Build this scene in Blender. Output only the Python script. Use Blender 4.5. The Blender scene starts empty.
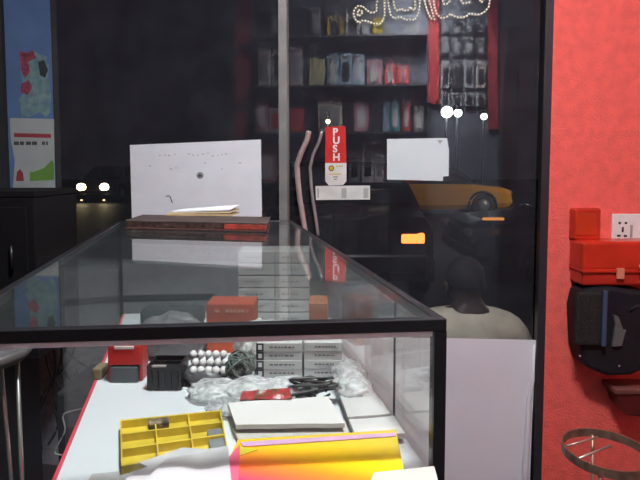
import bpy, bmesh, math, random
from mathutils import Vector, Matrix, noise
S = bpy.context.scene
COL = S.collection
PI = math.pi
random.seed(7)

# ------------------------------------------------------------------ camera
F = 520.0; PITCH = math.radians(3.5); SHIFT = -0.0628; EYE = Vector((0, 0, 1.27))
cam = bpy.data.cameras.new('camera'); cam.sensor_width = 36; cam.lens = 36*F/640; cam.shift_y = SHIFT
cam.clip_start = 0.02; cam.clip_end = 200
camo = bpy.data.objects.new('camera', cam); COL.objects.link(camo)
camo.location = EYE; camo.rotation_euler = (PI/2-PITCH, 0, 0)
S.camera = camo

# ------------------------------------------------------------------ world, light, exposure
w = bpy.data.worlds.new('night'); S.world = w; w.use_nodes = True
w.node_tree.nodes['Background'].inputs[0].default_value = (0.0135, 0.012, 0.0175, 1)
w.node_tree.nodes['Background'].inputs[1].default_value = 1.0
def area(name, loc, size, power, col=(.97, .98, 1.0), rot=(0, 0, 0)):
    l = bpy.data.lights.new(name, 'AREA'); l.shape = 'RECTANGLE'; l.size = size[0]; l.size_y = size[1]
    l.energy = power; l.color = col
    o = bpy.data.objects.new(name, l); COL.objects.link(o); o.location = loc; o.rotation_euler = rot
    return o
area('ceiling_lamp_light', (0.22, 0.38, 2.85), (.30, .30), 66)
area('rear_fill_light', (0.25, -0.10, 2.80), (.34, .34), 62, rot=(-math.radians(48), 0, 0)).data.spread = math.radians(95)  # added unseen light that brightens the goods for their reflection
def point(name, loc, power, col, r=.1):
    l = bpy.data.lights.new(name, 'POINT'); l.energy = power; l.color = col; l.shadow_soft_size = r
    o = bpy.data.objects.new(name, l); COL.objects.link(o); o.location = loc
S.view_settings.view_transform = 'Standard'
S.view_settings.look = 'None'
S.view_settings.exposure = 0.0
S.view_settings.gamma = 1.0
S.view_settings.use_curve_mapping = False
S.cycles.transparent_max_bounces = 40
S.cycles.max_bounces = 8

# ------------------------------------------------------------------ pixel -> place
cp, sp = math.cos(PITCH), math.sin(PITCH)
def ray(px, py):
    x = (px-320)/F; y = (240-py+SHIFT*640)/F
    return Vector((x, cp+y*sp, -sp+y*cp))
def at(px, py, Y):
    d = ray(px, py); return EYE+d*(Y/d.y)
def atz(px, py, z):
    d = ray(px, py); return EYE+d*((z-EYE.z)/d.z)
def hit(px, py, n, D):
    d = ray(px, py); return EYE+d*((D-n.dot(EYE))/n.dot(d))
GK = 0.12
GN = Vector((GK, 1, 0)).normalized(); GD = 2.02/math.sqrt(1+GK*GK)     # shop window plane
GR = Vector((1, -GK, 0)).normalized(); UP = Vector((0, 0, 1))
def gl(px, py, off=0):                                                   # point on the window, off metres to the room side
    return hit(px, py, GN, GD-off)
# the wall behind the camera, seen in the window's reflection
MN = Vector((.07, 1, 0)).normalized(); MD = 4.55*MN.y
def refl_dir(v): return v-2*v.dot(GN)*GN
def refl_pt(p): return p-2*(p.dot(GN)-GD)*GN
BN = refl_dir(MN); BP = refl_pt(Vector((0, 4.55, 0)))                    # real plane of the back wall (BN points away from the room)
BR = refl_dir(Vector((MN.y, -MN.x, 0)))                                  # its direction towards picture right
def bk(px, py, off=0):
    return refl_pt(hit(px, py, MN, MD-off))

# ------------------------------------------------------------------ materials
MATS = {}
def mat(name, col, rough=.5, metal=0., vary=.06, vscale=12., bump=0., bscale=60., emit=None, estr=0., col2=None, spec=.5, coat=0., alpha=1., trans=0.):
    if name in MATS: return MATS[name]
    m = bpy.data.materials.new(name); m.use_nodes = True
    nt = m.node_tree; b = nt.nodes['Principled BSDF']
    b.inputs['Roughness'].default_value = rough; b.inputs['Metallic'].default_value = metal
    b.inputs['Specular IOR Level'].default_value = spec
    b.inputs['Coat Weight'].default_value = coat
    b.inputs['Alpha'].default_value = alpha
    b.inputs['Transmission Weight'].default_value = trans
    tc = nt.nodes.new('ShaderNodeTexCoord')
    nz = nt.nodes.new('ShaderNodeTexNoise'); nz.inputs['Scale'].default_value = vscale; nz.inputs['Detail'].default_value = 4
    nt.links.new(tc.outputs['Object'], nz.inputs['Vector'])
    rp = nt.nodes.new('ShaderNodeValToRGB')
    c2 = col2 if col2 else tuple(max(0, c*(1-vary*3)) for c in col)
    rp.color_ramp.elements[0].position = .35; rp.color_ramp.elements[1].position = .62
    rp.color_ramp.elements[0].color = (*c2, 1); rp.color_ramp.elements[1].color = (*col, 1)
    nt.links.new(nz.outputs['Fac'], rp.inputs['Fac']); nt.links.new(rp.outputs['Color'], b.inputs['Base Color'])
    if bump > 0:
        n2 = nt.nodes.new('ShaderNodeTexNoise'); n2.inputs['Scale'].default_value = bscale; n2.inputs['Detail'].default_value = 5
        nt.links.new(tc.outputs['Object'], n2.inputs['Vector'])
        bp = nt.nodes.new('ShaderNodeBump'); bp.inputs['Strength'].default_value = bump; bp.inputs['Distance'].default_value = .01
        nt.links.new(n2.outputs['Fac'], bp.inputs['Height']); nt.links.new(bp.outputs['Normal'], b.inputs['Normal'])
    if emit:
        b.inputs['Emission Color'].default_value = (*emit, 1); b.inputs['Emission Strength'].default_value = estr
    MATS[name] = m; return m
def pane(name, tint=(.97, .98, .98), dust_haze=.0, dcol=(.5, .52, .52), ior=1.5):
    if name in MATS: return MATS[name]
    m = bpy.data.materials.new(name); m.use_nodes = True
    nt = m.node_tree; N = nt.nodes; L = nt.links
    for n in list(N): N.remove(n)
    out = N.new('ShaderNodeOutputMaterial')
    geo = N.new('ShaderNodeNewGeometry')
    mr = N.new('ShaderNodeMapRange'); mr.inputs['To Min'].default_value = ior; mr.inputs['To Max'].default_value = 1/ior
    L.new(geo.outputs['Backfacing'], mr.inputs['Value'])
    fr = N.new('ShaderNodeFresnel'); L.new(mr.outputs['Result'], fr.inputs['IOR'])
    tr = N.new('ShaderNodeBsdfTransparent'); tr.inputs[0].default_value = (*tint, 1)
    gs = N.new('ShaderNodeBsdfGlossy'); gs.inputs['Roughness'].default_value = 0.0; gs.inputs[0].default_value = (1, 1, 1, 1)
    df = N.new('ShaderNodeBsdfDiffuse'); df.inputs[0].default_value = (*dcol, 1)
    tc = N.new('ShaderNodeTexCoord'); nz = N.new('ShaderNodeTexNoise'); nz.inputs['Scale'].default_value = 9; nz.inputs['Detail'].default_value = 6
    L.new(tc.outputs['Object'], nz.inputs['Vector'])
    mm = N.new('ShaderNodeMapRange'); mm.inputs['From Min'].default_value = .3; mm.inputs['From Max'].default_value = .75
    mm.inputs['To Min'].default_value = dust_haze*.6; mm.inputs['To Max'].default_value = dust_haze*1.6
    L.new(nz.outputs['Fac'], mm.inputs['Value'])
    m1 = N.new('ShaderNodeMixShader'); L.new(mm.outputs['Result'], m1.inputs['Fac']); L.new(tr.outputs[0], m1.inputs[1]); L.new(df.outputs[0], m1.inputs[2])
    m2 = N.new('ShaderNodeMixShader'); L.new(fr.outputs[0], m2.inputs['Fac']); L.new(m1.outputs[0], m2.inputs[1]); L.new(gs.outputs[0], m2.inputs[2])
    L.new(m2.outputs[0], out.inputs[0])
    MATS[name] = m; return m
def film(name, col=(.8, .82, .82), see=.55):                             # crumpled clear plastic
    if name in MATS: return MATS[name]
    m = bpy.data.materials.new(name); m.use_nodes = True
    nt = m.node_tree; N = nt.nodes; L = nt.links; b = N['Principled BSDF']; out = N['Material Output']
    b.inputs['Base Color'].default_value = (*col, 1); b.inputs['Roughness'].default_value = .22
    tc = N.new('ShaderNodeTexCoord'); nz = N.new('ShaderNodeTexNoise'); nz.inputs['Scale'].default_value = 55; nz.inputs['Detail'].default_value = 6
    nz.inputs['Distortion'].default_value = 1.5
    L.new(tc.outputs['Object'], nz.inputs['Vector'])
    bp = N.new('ShaderNodeBump'); bp.inputs['Strength'].default_value = .8; bp.inputs['Distance'].default_value = .01
    L.new(nz.outputs['Fac'], bp.inputs['Height']); L.new(bp.outputs['Normal'], b.inputs['Normal'])
    tr = N.new('ShaderNodeBsdfTransparent'); mx = N.new('ShaderNodeMixShader')
    mr = N.new('ShaderNodeMapRange'); mr.inputs['From Min'].default_value = .35; mr.inputs['From Max'].default_value = .65
    mr.inputs['To Min'].default_value = 1-see-.2; mr.inputs['To Max'].default_value = 1-see+.25
    L.new(nz.outputs['Fac'], mr.inputs['Value'])
    L.new(mr.outputs['Result'], mx.inputs['Fac']); L.new(tr.outputs[0], mx.inputs[1]); L.new(b.outputs[0], mx.inputs[2])
    L.new(mx.outputs[0], out.inputs[0])
    MATS[name] = m; return m
def lamp(name, col, strength): return mat(name, (.02, .02, .02), emit=col, estr=strength)

# ------------------------------------------------------------------ mesh builder
class B:
    def __init__(s): s.bm = bmesh.new()
    def _merge(s, t, M=None):
        me = bpy.data.meshes.new('t'); t.to_mesh(me); t.free()
        if M is not None: me.transform(M)
        s.bm.from_mesh(me); bpy.data.meshes.remove(me); return s
    def box(s, c, size, M=None, bev=0, seg=2):
        t = bmesh.new(); bmesh.ops.create_cube(t, size=1, matrix=Matrix.Translation(Vector(c)) @ Matrix.Diagonal((*size, 1)))
        if bev > 0: bmesh.ops.bevel(t, geom=t.edges[:], offset=bev, segments=seg, affect='EDGES', profile=.5)
        return s._merge(t, M)
    def frame_box(s, o, ax, ay, az, size, bev=0):                        # box centred at o along three axes
        M = Matrix((ax, ay, az)).transposed().to_4x4(); M.translation = o
        return s.box((0, 0, 0), size, M, bev)
    def prism(s, pts, d, bev=0):                                         # polygon pts (3-D) extruded by vector d
        d = Vector(d); pts = [Vector(p) for p in pts]
        t = bmesh.new()
        a = [t.verts.new(p) for p in pts]; b = [t.verts.new(p+d) for p in pts]
        t.faces.new(a[::-1]); t.faces.new(b)
        n = len(pts)
        for i in range(n): t.faces.new((a[i], a[(i+1) % n], b[(i+1) % n], b[i]))
        bmesh.ops.recalc_face_normals(t, faces=t.faces[:])
        if bev > 0: bmesh.ops.bevel(t, geom=t.edges[:], offset=bev, segments=2, affect='EDGES', profile=.5)
        return s._merge(t)
    def tube(s, pts, r, n=8, closed=False):
        pts = [Vector(p) for p in pts]; rs = r if isinstance(r, (list, tuple)) else [r]*len(pts)
        t = bmesh.new(); rings = []; m = len(pts)
        for i, p in enumerate(pts):
            if closed: tan = pts[(i+1) % m]-pts[i-1]
            else: tan = pts[min(i+1, m-1)]-pts[max(i-1, 0)]
            tan.normalize()
            ref = Vector((0, 0, 1)) if abs(tan.z) < .9 else Vector((1, 0, 0))
            u = tan.cross(ref).normalized(); v = tan.cross(u)
            rings.append([t.verts.new(p+(u*math.cos(2*PI*k/n)+v*math.sin(2*PI*k/n))*rs[i]) for k in range(n)])
        for i in range(m if closed else m-1):
            a, b = rings[i], rings[(i+1) % m]
            for k in range(n): t.faces.new((a[k], a[(k+1) % n], b[(k+1) % n], b[k]))
        if not closed: t.faces.new(rings[0][::-1]); t.faces.new(rings[-1])
        bmesh.ops.recalc_face_normals(t, faces=t.faces[:])
        for f in t.faces: f.smooth = True
        return s._merge(t)
    def lathe(s, prof, c, axis=(0, 0, 1), n=32, smooth=True, cap=True):            # prof: (radius, height)
        q = Vector((0, 0, 1)).rotation_difference(Vector(axis)).to_matrix().to_4x4(); q.translation = Vector(c)
        t = bmesh.new(); rings = []
        for r, h in prof:
            rings.append([t.verts.new((r*math.cos(2*PI*k/n), r*math.sin(2*PI*k/n), h)) for k in range(n)])
        for i in range(len(prof)-1):
            for k in range(n): t.faces.new((rings[i][k], rings[i][(k+1) % n], rings[i+1][(k+1) % n], rings[i+1][k]))
        if cap: t.faces.new(rings[0][::-1]); t.faces.new(rings[-1])
        bmesh.ops.remove_doubles(t, verts=t.verts[:], dist=1e-6)
        bmesh.ops.recalc_face_normals(t, faces=t.faces[:])
        if smooth:
            for f in t.faces: f.smooth = True
        return s._merge(t, q)
    def ball(s, c, r, sub=2, amp=0, fr=3, seed=0, flat=None):
        t = bmesh.new(); bmesh.ops.create_icosphere(t, subdivisions=sub, radius=1)
        r = Vector((r, r, r)) if isinstance(r, (int, float)) else Vector(r)
        for v in t.verts:
            p = v.co.copy(); k = 1
            if amp: k += amp*(noise.noise(p*fr+Vector((seed*7.1, seed*3.3, 0)))+.5*abs(noise.noise(p*fr*2.7+Vector((seed, 0, 5)))))
            v.co = Vector((p.x*r.x, p.y*r.y, p.z*r.z))*k
            if flat is not None: v.co.z = max(v.co.z, flat)
        for f in t.faces: f.smooth = True
        return s._merge(t, Matrix.Translation(Vector(c)))
    def sheet(s, q, th, nx=14, ny=10, amp=.0, fr=20, seed=0, n=None):    # crumpled paper over a quad (tl, tr, br, bl), real thickness
        q = [Vector(p) for p in q]
        n = n or (q[1]-q[0]).cross(q[3]-q[0]).normalized()
        if n.z < -.1: n = -n
        t = bmesh.new(); top = []; bot = []
        for j in range(ny+1):
            a, b = [], []
            for i in range(nx+1):
                u, v = i/nx, j/ny
                p = (q[0]*(1-u)+q[1]*u)*(1-v)+(q[3]*(1-u)+q[2]*u)*v
                h = amp*(1+noise.noise(p*fr+Vector((seed*5.7, 0, seed)))) if amp else 0
                a.append(t.verts.new(p+n*(h+th))); b.append(t.verts.new(p+n*h))
            top.append(a); bot.append(b)
        for j in range(ny):
            for i in range(nx):
                t.faces.new((top[j][i], top[j][i+1], top[j+1][i+1], top[j+1][i]))
                t.faces.new((bot[j][i], bot[j+1][i], bot[j+1][i+1], bot[j][i+1]))
        for j in range(ny):
            t.faces.new((top[j][0], top[j+1][0], bot[j+1][0], bot[j][0])); t.faces.new((top[j][nx], bot[j][nx], bot[j+1][nx], top[j+1][nx]))
        for i in range(nx):
            t.faces.new((top[0][i], bot[0][i], bot[0][i+1], top[0][i+1])); t.faces.new((top[ny][i], top[ny][i+1], bot[ny][i+1], bot[ny][i]))
        bmesh.ops.recalc_face_normals(t, faces=t.faces[:])
        return s._merge(t)
    def build(s, name, m, parent=None):
        me = bpy.data.meshes.new(name)
        if parent is not None: o0 = base_of(parent)
        else:
            vs = [v.co for v in s.bm.verts]
            lo = Vector([min(v[i] for v in vs) for i in range(3)]); hi = Vector([max(v[i] for v in vs) for i in range(3)])
            o0 = Vector(((lo.x+hi.x)/2, (lo.y+hi.y)/2, lo.z))
        bmesh.ops.translate(s.bm, verts=s.bm.verts[:], vec=-o0)
        s.bm.to_mesh(me); s.bm.free(); me.materials.append(m)
        o = bpy.data.objects.new(name, me); COL.objects.link(o)
        if parent is not None: o.parent = parent; o.location = (0, 0, 0)
        else: o.location = o0
        return o
def base_of(o):
    v = Vector((0, 0, 0))
    while o is not None: v = v+o.location; o = o.parent
    return v
def tag(o, label, cat, group=None, kind=None):
    o['label'] = label; o['category'] = cat
    if group: o['group'] = group
    if kind: o['kind'] = kind
    return o
def struct(o, label=None):
    o['kind'] = 'structure'
    if label: o['label'] = label
    return o
def empty(name, loc, rz=0):
    o = bpy.data.objects.new(name, None); COL.objects.link(o); o.location = loc; o.rotation_euler = (0, 0, rz)
    o.empty_display_size = .05; return o
def copy_tree(o, parent=None):
    c = o.copy(); COL.objects.link(c); c.parent = parent
    for ch in list(o.children): copy_tree(ch, c)
    return c
def text(b, s, org, right, up, size, depth, bold=0.0):                   # lettering as real geometry, left edge at org
    cu = bpy.data.curves.new('t', 'FONT'); cu.body = s; cu.size = 1; cu.extrude = depth/size/2; cu.offset = bold
    o = bpy.data.objects.new('t', cu); COL.objects.link(o)
    me = bpy.data.meshes.new_from_object(o.evaluated_get(bpy.context.evaluated_depsgraph_get()))
    bpy.data.objects.remove(o); 
    right = right.normalized(); up = up.normalized(); n = right.cross(up)
    M = Matrix((right*size, up*size, n*size)).transposed().to_4x4(); M.translation = org
    me.transform(M); b.bm.from_mesh(me); bpy.data.meshes.remove(me)

# ------------------------------------------------------------------ palette
black = mat('black_metal', (.012, .012, .014), .35)
blackp = mat('black_plastic', (.014, .014, .017), .5)
alu = mat('aluminium', (.30, .30, .295), .42, .3)
chrome = mat('chrome', (.8, .78, .76), .18, 1.)
red_wallm = mat('red_stucco', (.90, .135, .11), .75, bump=.45, bscale=150, vary=.04, vscale=25)
whitep = mat('white_paper', (.84, .88, .94), .75, vary=.015)
charcoal = mat('charcoal_paint', (.03, .03, .034), .8)
greywall = mat('grey_speckled_wall', (.33, .35, .375), .7, col2=(.24, .255, .275), vscale=40)
window_glass = pane('window_glass', (.97, .975, .98), .017, (.44, .47, .60))  # dust raised and tinted blue to paint in haze over the dark street
case_glass = pane('case_glass', (.975, .985, .98), .012)
top_glassm = pane('case_top_glass', (.95, .975, .965), .022, (.42, .5, .5))

# ------------------------------------------------------------------ the setting
Zt = 1.13; Zs = .98                                                       # counter top, shelf top
GXL, GXR = -1.75, .80
def g3(x, z, off=0):                                                      # window-plane point at world x
    y = (GD-off-GN.x*x)/GN.y
    return Vector((x, y, z))
struct(B().box((0, .55, -.03), (5.2, 3.4, .06)).build('floor', mat('dark_floor_tile', (.05, .047, .045), .35, vary=.1, vscale=4)))
struct(B().box((0, .25, 2.98), (5.2, 4.2, .06)).build('ceiling', mat('ceiling_paint', (.55, .55, .54), .9)))
struct(B().box((-2.2, .3, 1.4), (.08, 4.2, 2.95)).build('wall_left', charcoal))
struct(B().box((2.05, .3, 1.4), (.08, 3.6, 2.95)).build('wall_right', red_wallm))
# red stucco wall on the right, its face a hand's breadth before the glass
RY = 1.905; RX = at(546, 240, RY).x
struct(B().box(((RX+2.05)/2, RY+.035, 1.4), (2.05-RX, .07, 2.95)).build('wall_red', red_wallm))
# wall behind the camera: dark, red panels
def wallpt(px, z, off=0):
    p = bk(px, 150, off); p.z = z; return p
a0, a1 = wallpt(-420, 0), wallpt(760, 0)
struct(B().prism([a0, a1, a1+UP*2.95, a0+UP*2.95], BN*.08).build('wall_back', mat('dark_back_wall', (.15, .17, .21), .7)))
p0, p1 = bk(-500, 200, .03), bk(236, 200, .03); p0.z = p1.z = .0
struct(B().prism([p0, p1, p1+UP*2.94, p0+UP*2.94], BN*.025).build('panel_back', charcoal))
redm = mat('red_panel', (.42, .03, .035), .6)
for i, (x0, x1, y0, y1) in enumerate(((236, 251, -10, 140), (428, 439, -10, 104), (488, 497, 0, 130), (534, 546, 0, 140))):
    q = [bk(x0, y0), bk(x1, y0), bk(x1, y1), bk(x0, y1)]
    struct(B().prism(q, -BN*.035).build('trim_%d' % (i+1), redm))

# shop window on the left of the mullion over a low grey wall, glass door right of it
xm0, xm1 = gl(281, 200).x, gl(289, 200).x
zk = gl(110, 264).z
w1 = struct(empty('window_1', g3((GXL+xm0)/2, zk)))
def gslab(x0, x1, z0, z1, off0, off1):
    return B().prism([g3(x0, z0, off0), g3(x1, z0, off0), g3(x1, z1, off0), g3(x0, z1, off0)], -GN*(off1-off0))
gslab(GXL, xm0, zk, 2.94, -.006, 0).build('window_glass', window_glass, w1)
fb = gslab(xm0, xm1, 0, 2.94, -.03, .02)
fb.build('mullion', alu, w1)
struct(gslab(GXL, xm0, 0, zk, -.12, .0).build('wall_front', greywall))
gb = B()                                                                  # scrawled word on the low wall
scr = [(68, 378), (70, 371), (72, 378), (74, 372), (76, 377), (78, 373), (80, 378), (83, 372), (84, 377), (87, 368), (88, 378)]
gb.tube([gl(x-10, y, .003) for x, y in scr], .0022, 6)
gs_ = gb.build('scrawl', mat('scrawl_ink', (.03, .03, .04), .8)); struct(gs_, 'dark scrawl on the low grey wall')
d1 = struct(empty('door_1', g3((xm1+GXR)/2, 0)))
gslab(xm1+.002, GXR, .02, 2.94, -.006, 0).build('door_glass', window_glass, d1)
xr = gl(539, 240).x
gslab(xr, xr+.028, 0, 2.94, -.02, .018).build('door_frame', mat('frame_dark', (.028, .025, .032), .4), d1)
# bowed pull handles, one each side of the glass
def handle(pts, off, r):
    b = B(); P = [gl(px, py, off) for px, py in pts]
    Q = []
    for i in range(len(P)-1):
        for k in range(4): Q.append(P[i].lerp(P[i+1], k/4))
    Q.append(P[-1]); b.tube(Q, r, 10)
    for px, py in (pts[1], pts[-2]):
        b.tube([gl(px, py, off), gl(px, py, 0)], r*.6, 8)
    return b
h1 = handle([(309, 131), (307, 140), (301, 153), (297, 165), (298, 182), (300, 200), (303, 218), (306, 236)], .045, .0105)
h1.build('door_handle', mat('rosy_chrome', (.62, .50, .49), .25, .45), d1)
h2 = handle([(322, 131), (319, 142), (313, 155), (310, 168), (311, 184), (313, 202), (316, 220), (318, 236)], .02, .0065)
h2.build('door_handle', mat('dull_chrome', (.40, .38, .39), .3, .45), d1)

# blue pillar outside the left pane with two posters on it
PY = 2.45
bx0, bx1 = at(7, 100, PY).x, at(53, 100, PY).x
struct(B().box(((bx0+bx1)/2, PY+.02, 1.3), (bx1-bx0, .04, 3.3)).build('pillar_blue', mat('blue_paint', (.15, .30, .60), .6, col2=(.13, .25, .50), vscale=6)))
ed = at(58, 100, PY).x
struct(B().box((bx1+.004, PY+.02, 1.3), (.008, .04, 3.3)).build('trim_9', mat('grey_edge', (.05, .05, .055), .6)))
struct(B().box((bx0-.2, PY+.02, 1.3), (.37, .04, 3.3)).build('pillar_dark', charcoal))
def pil(px, py, off=0.): return at(px, py, PY-off)
def polygon(name, pix, f, th, m, parent=None, d=None):
    return B().prism([f(*p) for p in pix], d).build(name, m, parent)
back = Vector((0, -1, 0))
tp = empty('torn_poster', pil(36, 115))
polygon('sheet', [(20, 51), (27, 53), (33, 50), (40, 55), (46, 56), (49, 66), (48, 78), (51, 95), (50, 113), (46, 117), (40, 112), (30, 117), (22, 116), (19, 100), (24, 92), (21, 75)],
        pil, 0, mat('torn_green_paper', (.30, .50, .46), .8, col2=(.16, .32, .40), vscale=30), tp, back*.0015)
for pg in ([(20, 51), (27, 53), (33, 50), (36, 58), (28, 62), (30, 72), (25, 78), (21, 70)], [(21, 84), (29, 80), (32, 88), (28, 95), (21, 92)]):
    polygon('print', pg, lambda x, y: pil(x, y, .0015), 0, mat('pink_print', (.55, .09, .15), .8, vary=.2, vscale=60), tp, back*.0006)
polygon('print', [(38, 62), (44, 60), (48, 70), (45, 78), (40, 75)], lambda x, y: pil(x, y, .0015), 0, mat('dark_print', (.03, .05, .06), .8), tp, back*.0006)
tag(tp, 'torn greenish poster with pink scraps, upper poster on the blue pillar', 'poster')
wp = empty('paper_poster', pil(32, 189))
polygon('sheet', [(10, 118), (54, 119), (55, 189), (13, 190), (15, 160), (11, 140)], pil, 0, mat('poster_white', (.62, .70, .66), .8, vary=.03), wp, back*.0015)
f2 = lambda x, y: pil(x, y, .0015)
polygon('red_band', [(14, 133), (51, 134), (51, 138), (14, 137)], f2, 0, mat('poster_red', (.5, .06, .08), .8), wp, back*.0006)
polygon('green_block', [(33, 172), (44, 168), (52, 160), (54, 164), (54, 180), (30, 181), (30, 172)], f2, 0, mat('poster_green', (.22, .50, .07), .8), wp, back*.0006)
polygon('red_figure', [(16, 181), (17, 172), (20, 169), (23, 173), (24, 181)], f2, 0, mat('poster_red', (.5, .06, .08)), wp, back*.0006)
b = B()
for x0, x1 in ((14, 19), (20, 24), (26, 31), (32, 37), (42, 45), (46, 48)):
    b.prism([f2(x0, 141.5), f2(x1, 141.5), f2(x1, 145), f2(x0, 145)], back*.0006)
b.build('print_line', mat('print_grey', (.1, .11, .1), .8), wp)
tag(wp, 'white poster with red band and green block, lower poster on the blue pillar', 'poster')

# black floor-standing cabinet in the left corner of the room
CY = 1.62; CD = .28
cx1 = at(77, 215, CY+CD).x; cz = at(30, 191, CY).z
matblack = mat('matt_black', (.007, .0065, .008), .7, spec=.2)
cb = empty('black_cabinet', (cx1-.33, CY+CD/2, 0))
zlo = at(60, 332, CY+CD).z; pxr = at(38, 332, CY+CD).x
B().box((cx1-.33, CY+CD/2, (cz-.02+zlo)/2), (.66, CD, cz-.02-zlo), bev=.004).build('body', matblack, cb)
B().box((pxr-.2, CY+CD/2+.01, zlo/2-.001), (.4, CD-.02, zlo-.002)).build('plinth', matblack, cb)
B().box((cx1-.33, CY+CD/2, cz-.01), (.664, CD+.004, .0195), bev=.003).build('top', matblack, cb)
for dx in (-.5, -.165):
    dr = B().box((cx1+dx, CY-.006, (cz+zlo)/2-.01), (.29, .010, cz-zlo-.08), bev=.003).build('door', matblack, cb)
    B().tube([(cx1+dx+.10, CY-.022, .95), (cx1+dx+.10, CY-.022, 1.03)], .005, 8).build('handle', black, dr)
tag(cb, 'black cabinet on a narrower plinth in front of the blue pillar', 'cabinet')
# dark box the cables hang down to, below the window
BY = 1.60
bl, br = at(56, 420, BY).x, at(112, 420, BY).x; bz = at(60, 393, BY).z
pb = B().box(((bl+br)/2, BY+.13, bz/2), (br-bl, .26, bz), bev=.01)
tag(pb.build('storage_box', mat('dark_grey_box', (.035, .036, .042), .7)), 'dark grey box on the floor under the hanging cables, below the low wall', 'box')

# ------------------------------------------------------------------ the glass counter
VP = ray(209, 168); VP.z = 0; VP.normalize()
FR = atz(447, 319, Zt); FL = FR+(atz(0, 331, Zt)-FR)*1.0
def lineX(p, d, q, e):                                                    # crossing of two lines in plan
    k = ((q.x-p.x)*e.y-(q.y-p.y)*e.x)/(d.x*e.y-d.y*e.x); return p+d*k
LP = atz(0, 290, Zt)
FL = lineX(FR, FR-FL, LP, VP)
fdir = (FR-FL).normalized()
bm_ = atz(200, 221, Zt)
BRc = lineX(bm_, fdir, FR, VP); BLc = lineX(bm_, fdir, LP, VP)
def cq(u, v, z=Zt):                                                       # plan point of the counter: u left..right, v front..back
    p = (FL*(1-u)+FR*u)*(1-v)+(BLc*(1-u)+BRc*u)*v
    return Vector((p.x, p.y, z))
cen = cq(.5, .5, 0)
ctr = empty('glass_counter', cen)
Wd = (FR-FL).length; Ln = (BRc-FR).length
eu, ev = .010/Wd, .010/Ln
def cslab(u0, u1, v0, v1, z0, z1, bev=0):
    return B().prism([cq(u0, v0, z0), cq(u1, v0, z0), cq(u1, v1, z0), cq(u0, v1, z0)], UP*(z1-z0), bev)
cslab(eu, 1-eu, ev, 1-ev, Zt-.006, Zt-.001).build('top_glass', top_glassm, ctr)
for nm, a in (('front_edge', (0, 1, 0, ev)), ('back_edge', (0, 1, 1-ev, 1)), ('side_edge', (0, eu, ev, 1-ev)), ('side_edge', (1-eu, 1, ev, 1-ev))):
    cslab(*a, Zt-.0115, Zt, .0008).build(nm, black, ctr)
cslab(eu*.2, 1-eu*1.3, ev*.15, ev*.6, Zt-.0165, Zt-.012).build('trim_strip', mat('glint_white', (.92, .92, .92), .3, 0), ctr)  # strip coloured near-white to paint in the glint along the glass edge
Zb = .60
for u, v in ((0, 0), (1, 0), (0, 1), (1, 1)):
    u0 = u*(1-eu*1.15); v0 = v*(1-ev)
    cslab(u0, u0+eu*1.15, v0, v0+ev, 0, Zt-.0118).build('post', black, ctr)
gt = .005
cslab(eu*1.2, 1-eu*1.2, ev*.3, ev*.3+gt/Ln, Zb, Zt-.018).build('front_glass', case_glass, ctr)
cslab(eu*1.2, 1-eu*1.2, 1-ev*.7, 1-ev*.7+gt/Ln, Zb, Zt-.012).build('back_glass', case_glass, ctr)
cslab(eu*.3, eu*.3+gt/Wd, .42, 1-ev, Zb, Zt-.012).build('side_glass', case_glass, ctr)
cslab(1-eu*.3-gt/Wd, 1-eu*.3, ev, 1-ev, Zb, Zt-.012).build('side_glass', case_glass, ctr)
zr0, zr1 = at(170, 297, 1.39).z, at(170, 291, 1.39).z
cslab(eu*1.2, .55, 1-ev*1.8, 1-ev*.9, zr0, zr1, .001).build('back_rail', mat('rail_green', (.035, .045, .04), .5), ctr)
# base of the case
cslab(eu*.2, 1-eu*.2, ev*.2, 1-ev*.2, .04, Zb, .002).build('base', mat('case_base', (.05, .05, .055), .5), ctr)
# vertical joint in the right-hand side pane
vj = (at(403, 400, .585).y-FR.y)/(BRc.y-FR.y)
cslab(1-eu*.3-gt/Wd-.0011/Wd, 1-eu*.3-gt/Wd-.0001/Wd, vj, vj+.004/Ln, Zb, Zt-.012).build('pane_joint', mat('joint_grey', (.08, .085, .085), .6), ctr)
# white shelf with a pink edge on its left
def onshelf(px, py, up=0.): return atz(px, py, Zs+up)
sA, sB = onshelf(52, 480), onshelf(118, 325)
sd = (sB-sA).normalized()
sF = lineX(sA, sd, cq(0, ev*.95), fdir); 
sK = onshelf(160, 313); sBk = lineX(sA, sd, sK, fdir)
rF = lineX(cq(1-eu*1.2, 0), VP, sF, fdir); rK = lineX(cq(1-eu*1.2, 0), VP, sK, fdir)
for p in (sF, sBk, rF, rK): p.z = Zs
inn = fdir*.004
B().prism([sF+inn, rF, rK, sBk+inn], -UP*.012).build('shelf', mat('white_laminate', (.62, .65, .68), .35, vary=.01), ctr)
B().prism([sF, sF+inn, sBk+inn, sBk], -UP*.013).build('shelf_edge', mat('pink_edging', (.62, .06, .10), .4), ctr)
for v in (.12, .62):                                                      # brackets to the base
    p = sF.lerp(rF, .5).lerp(sBk.lerp(rK, .5), v); p.z = (Zb+Zs-.012)/2
    B().box(p, (.04, .02, Zs-.012-Zb)).build('shelf_support', black, ctr)
tag(ctr, 'long glass display counter with black edges and a white inner shelf', 'display counter')

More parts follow.
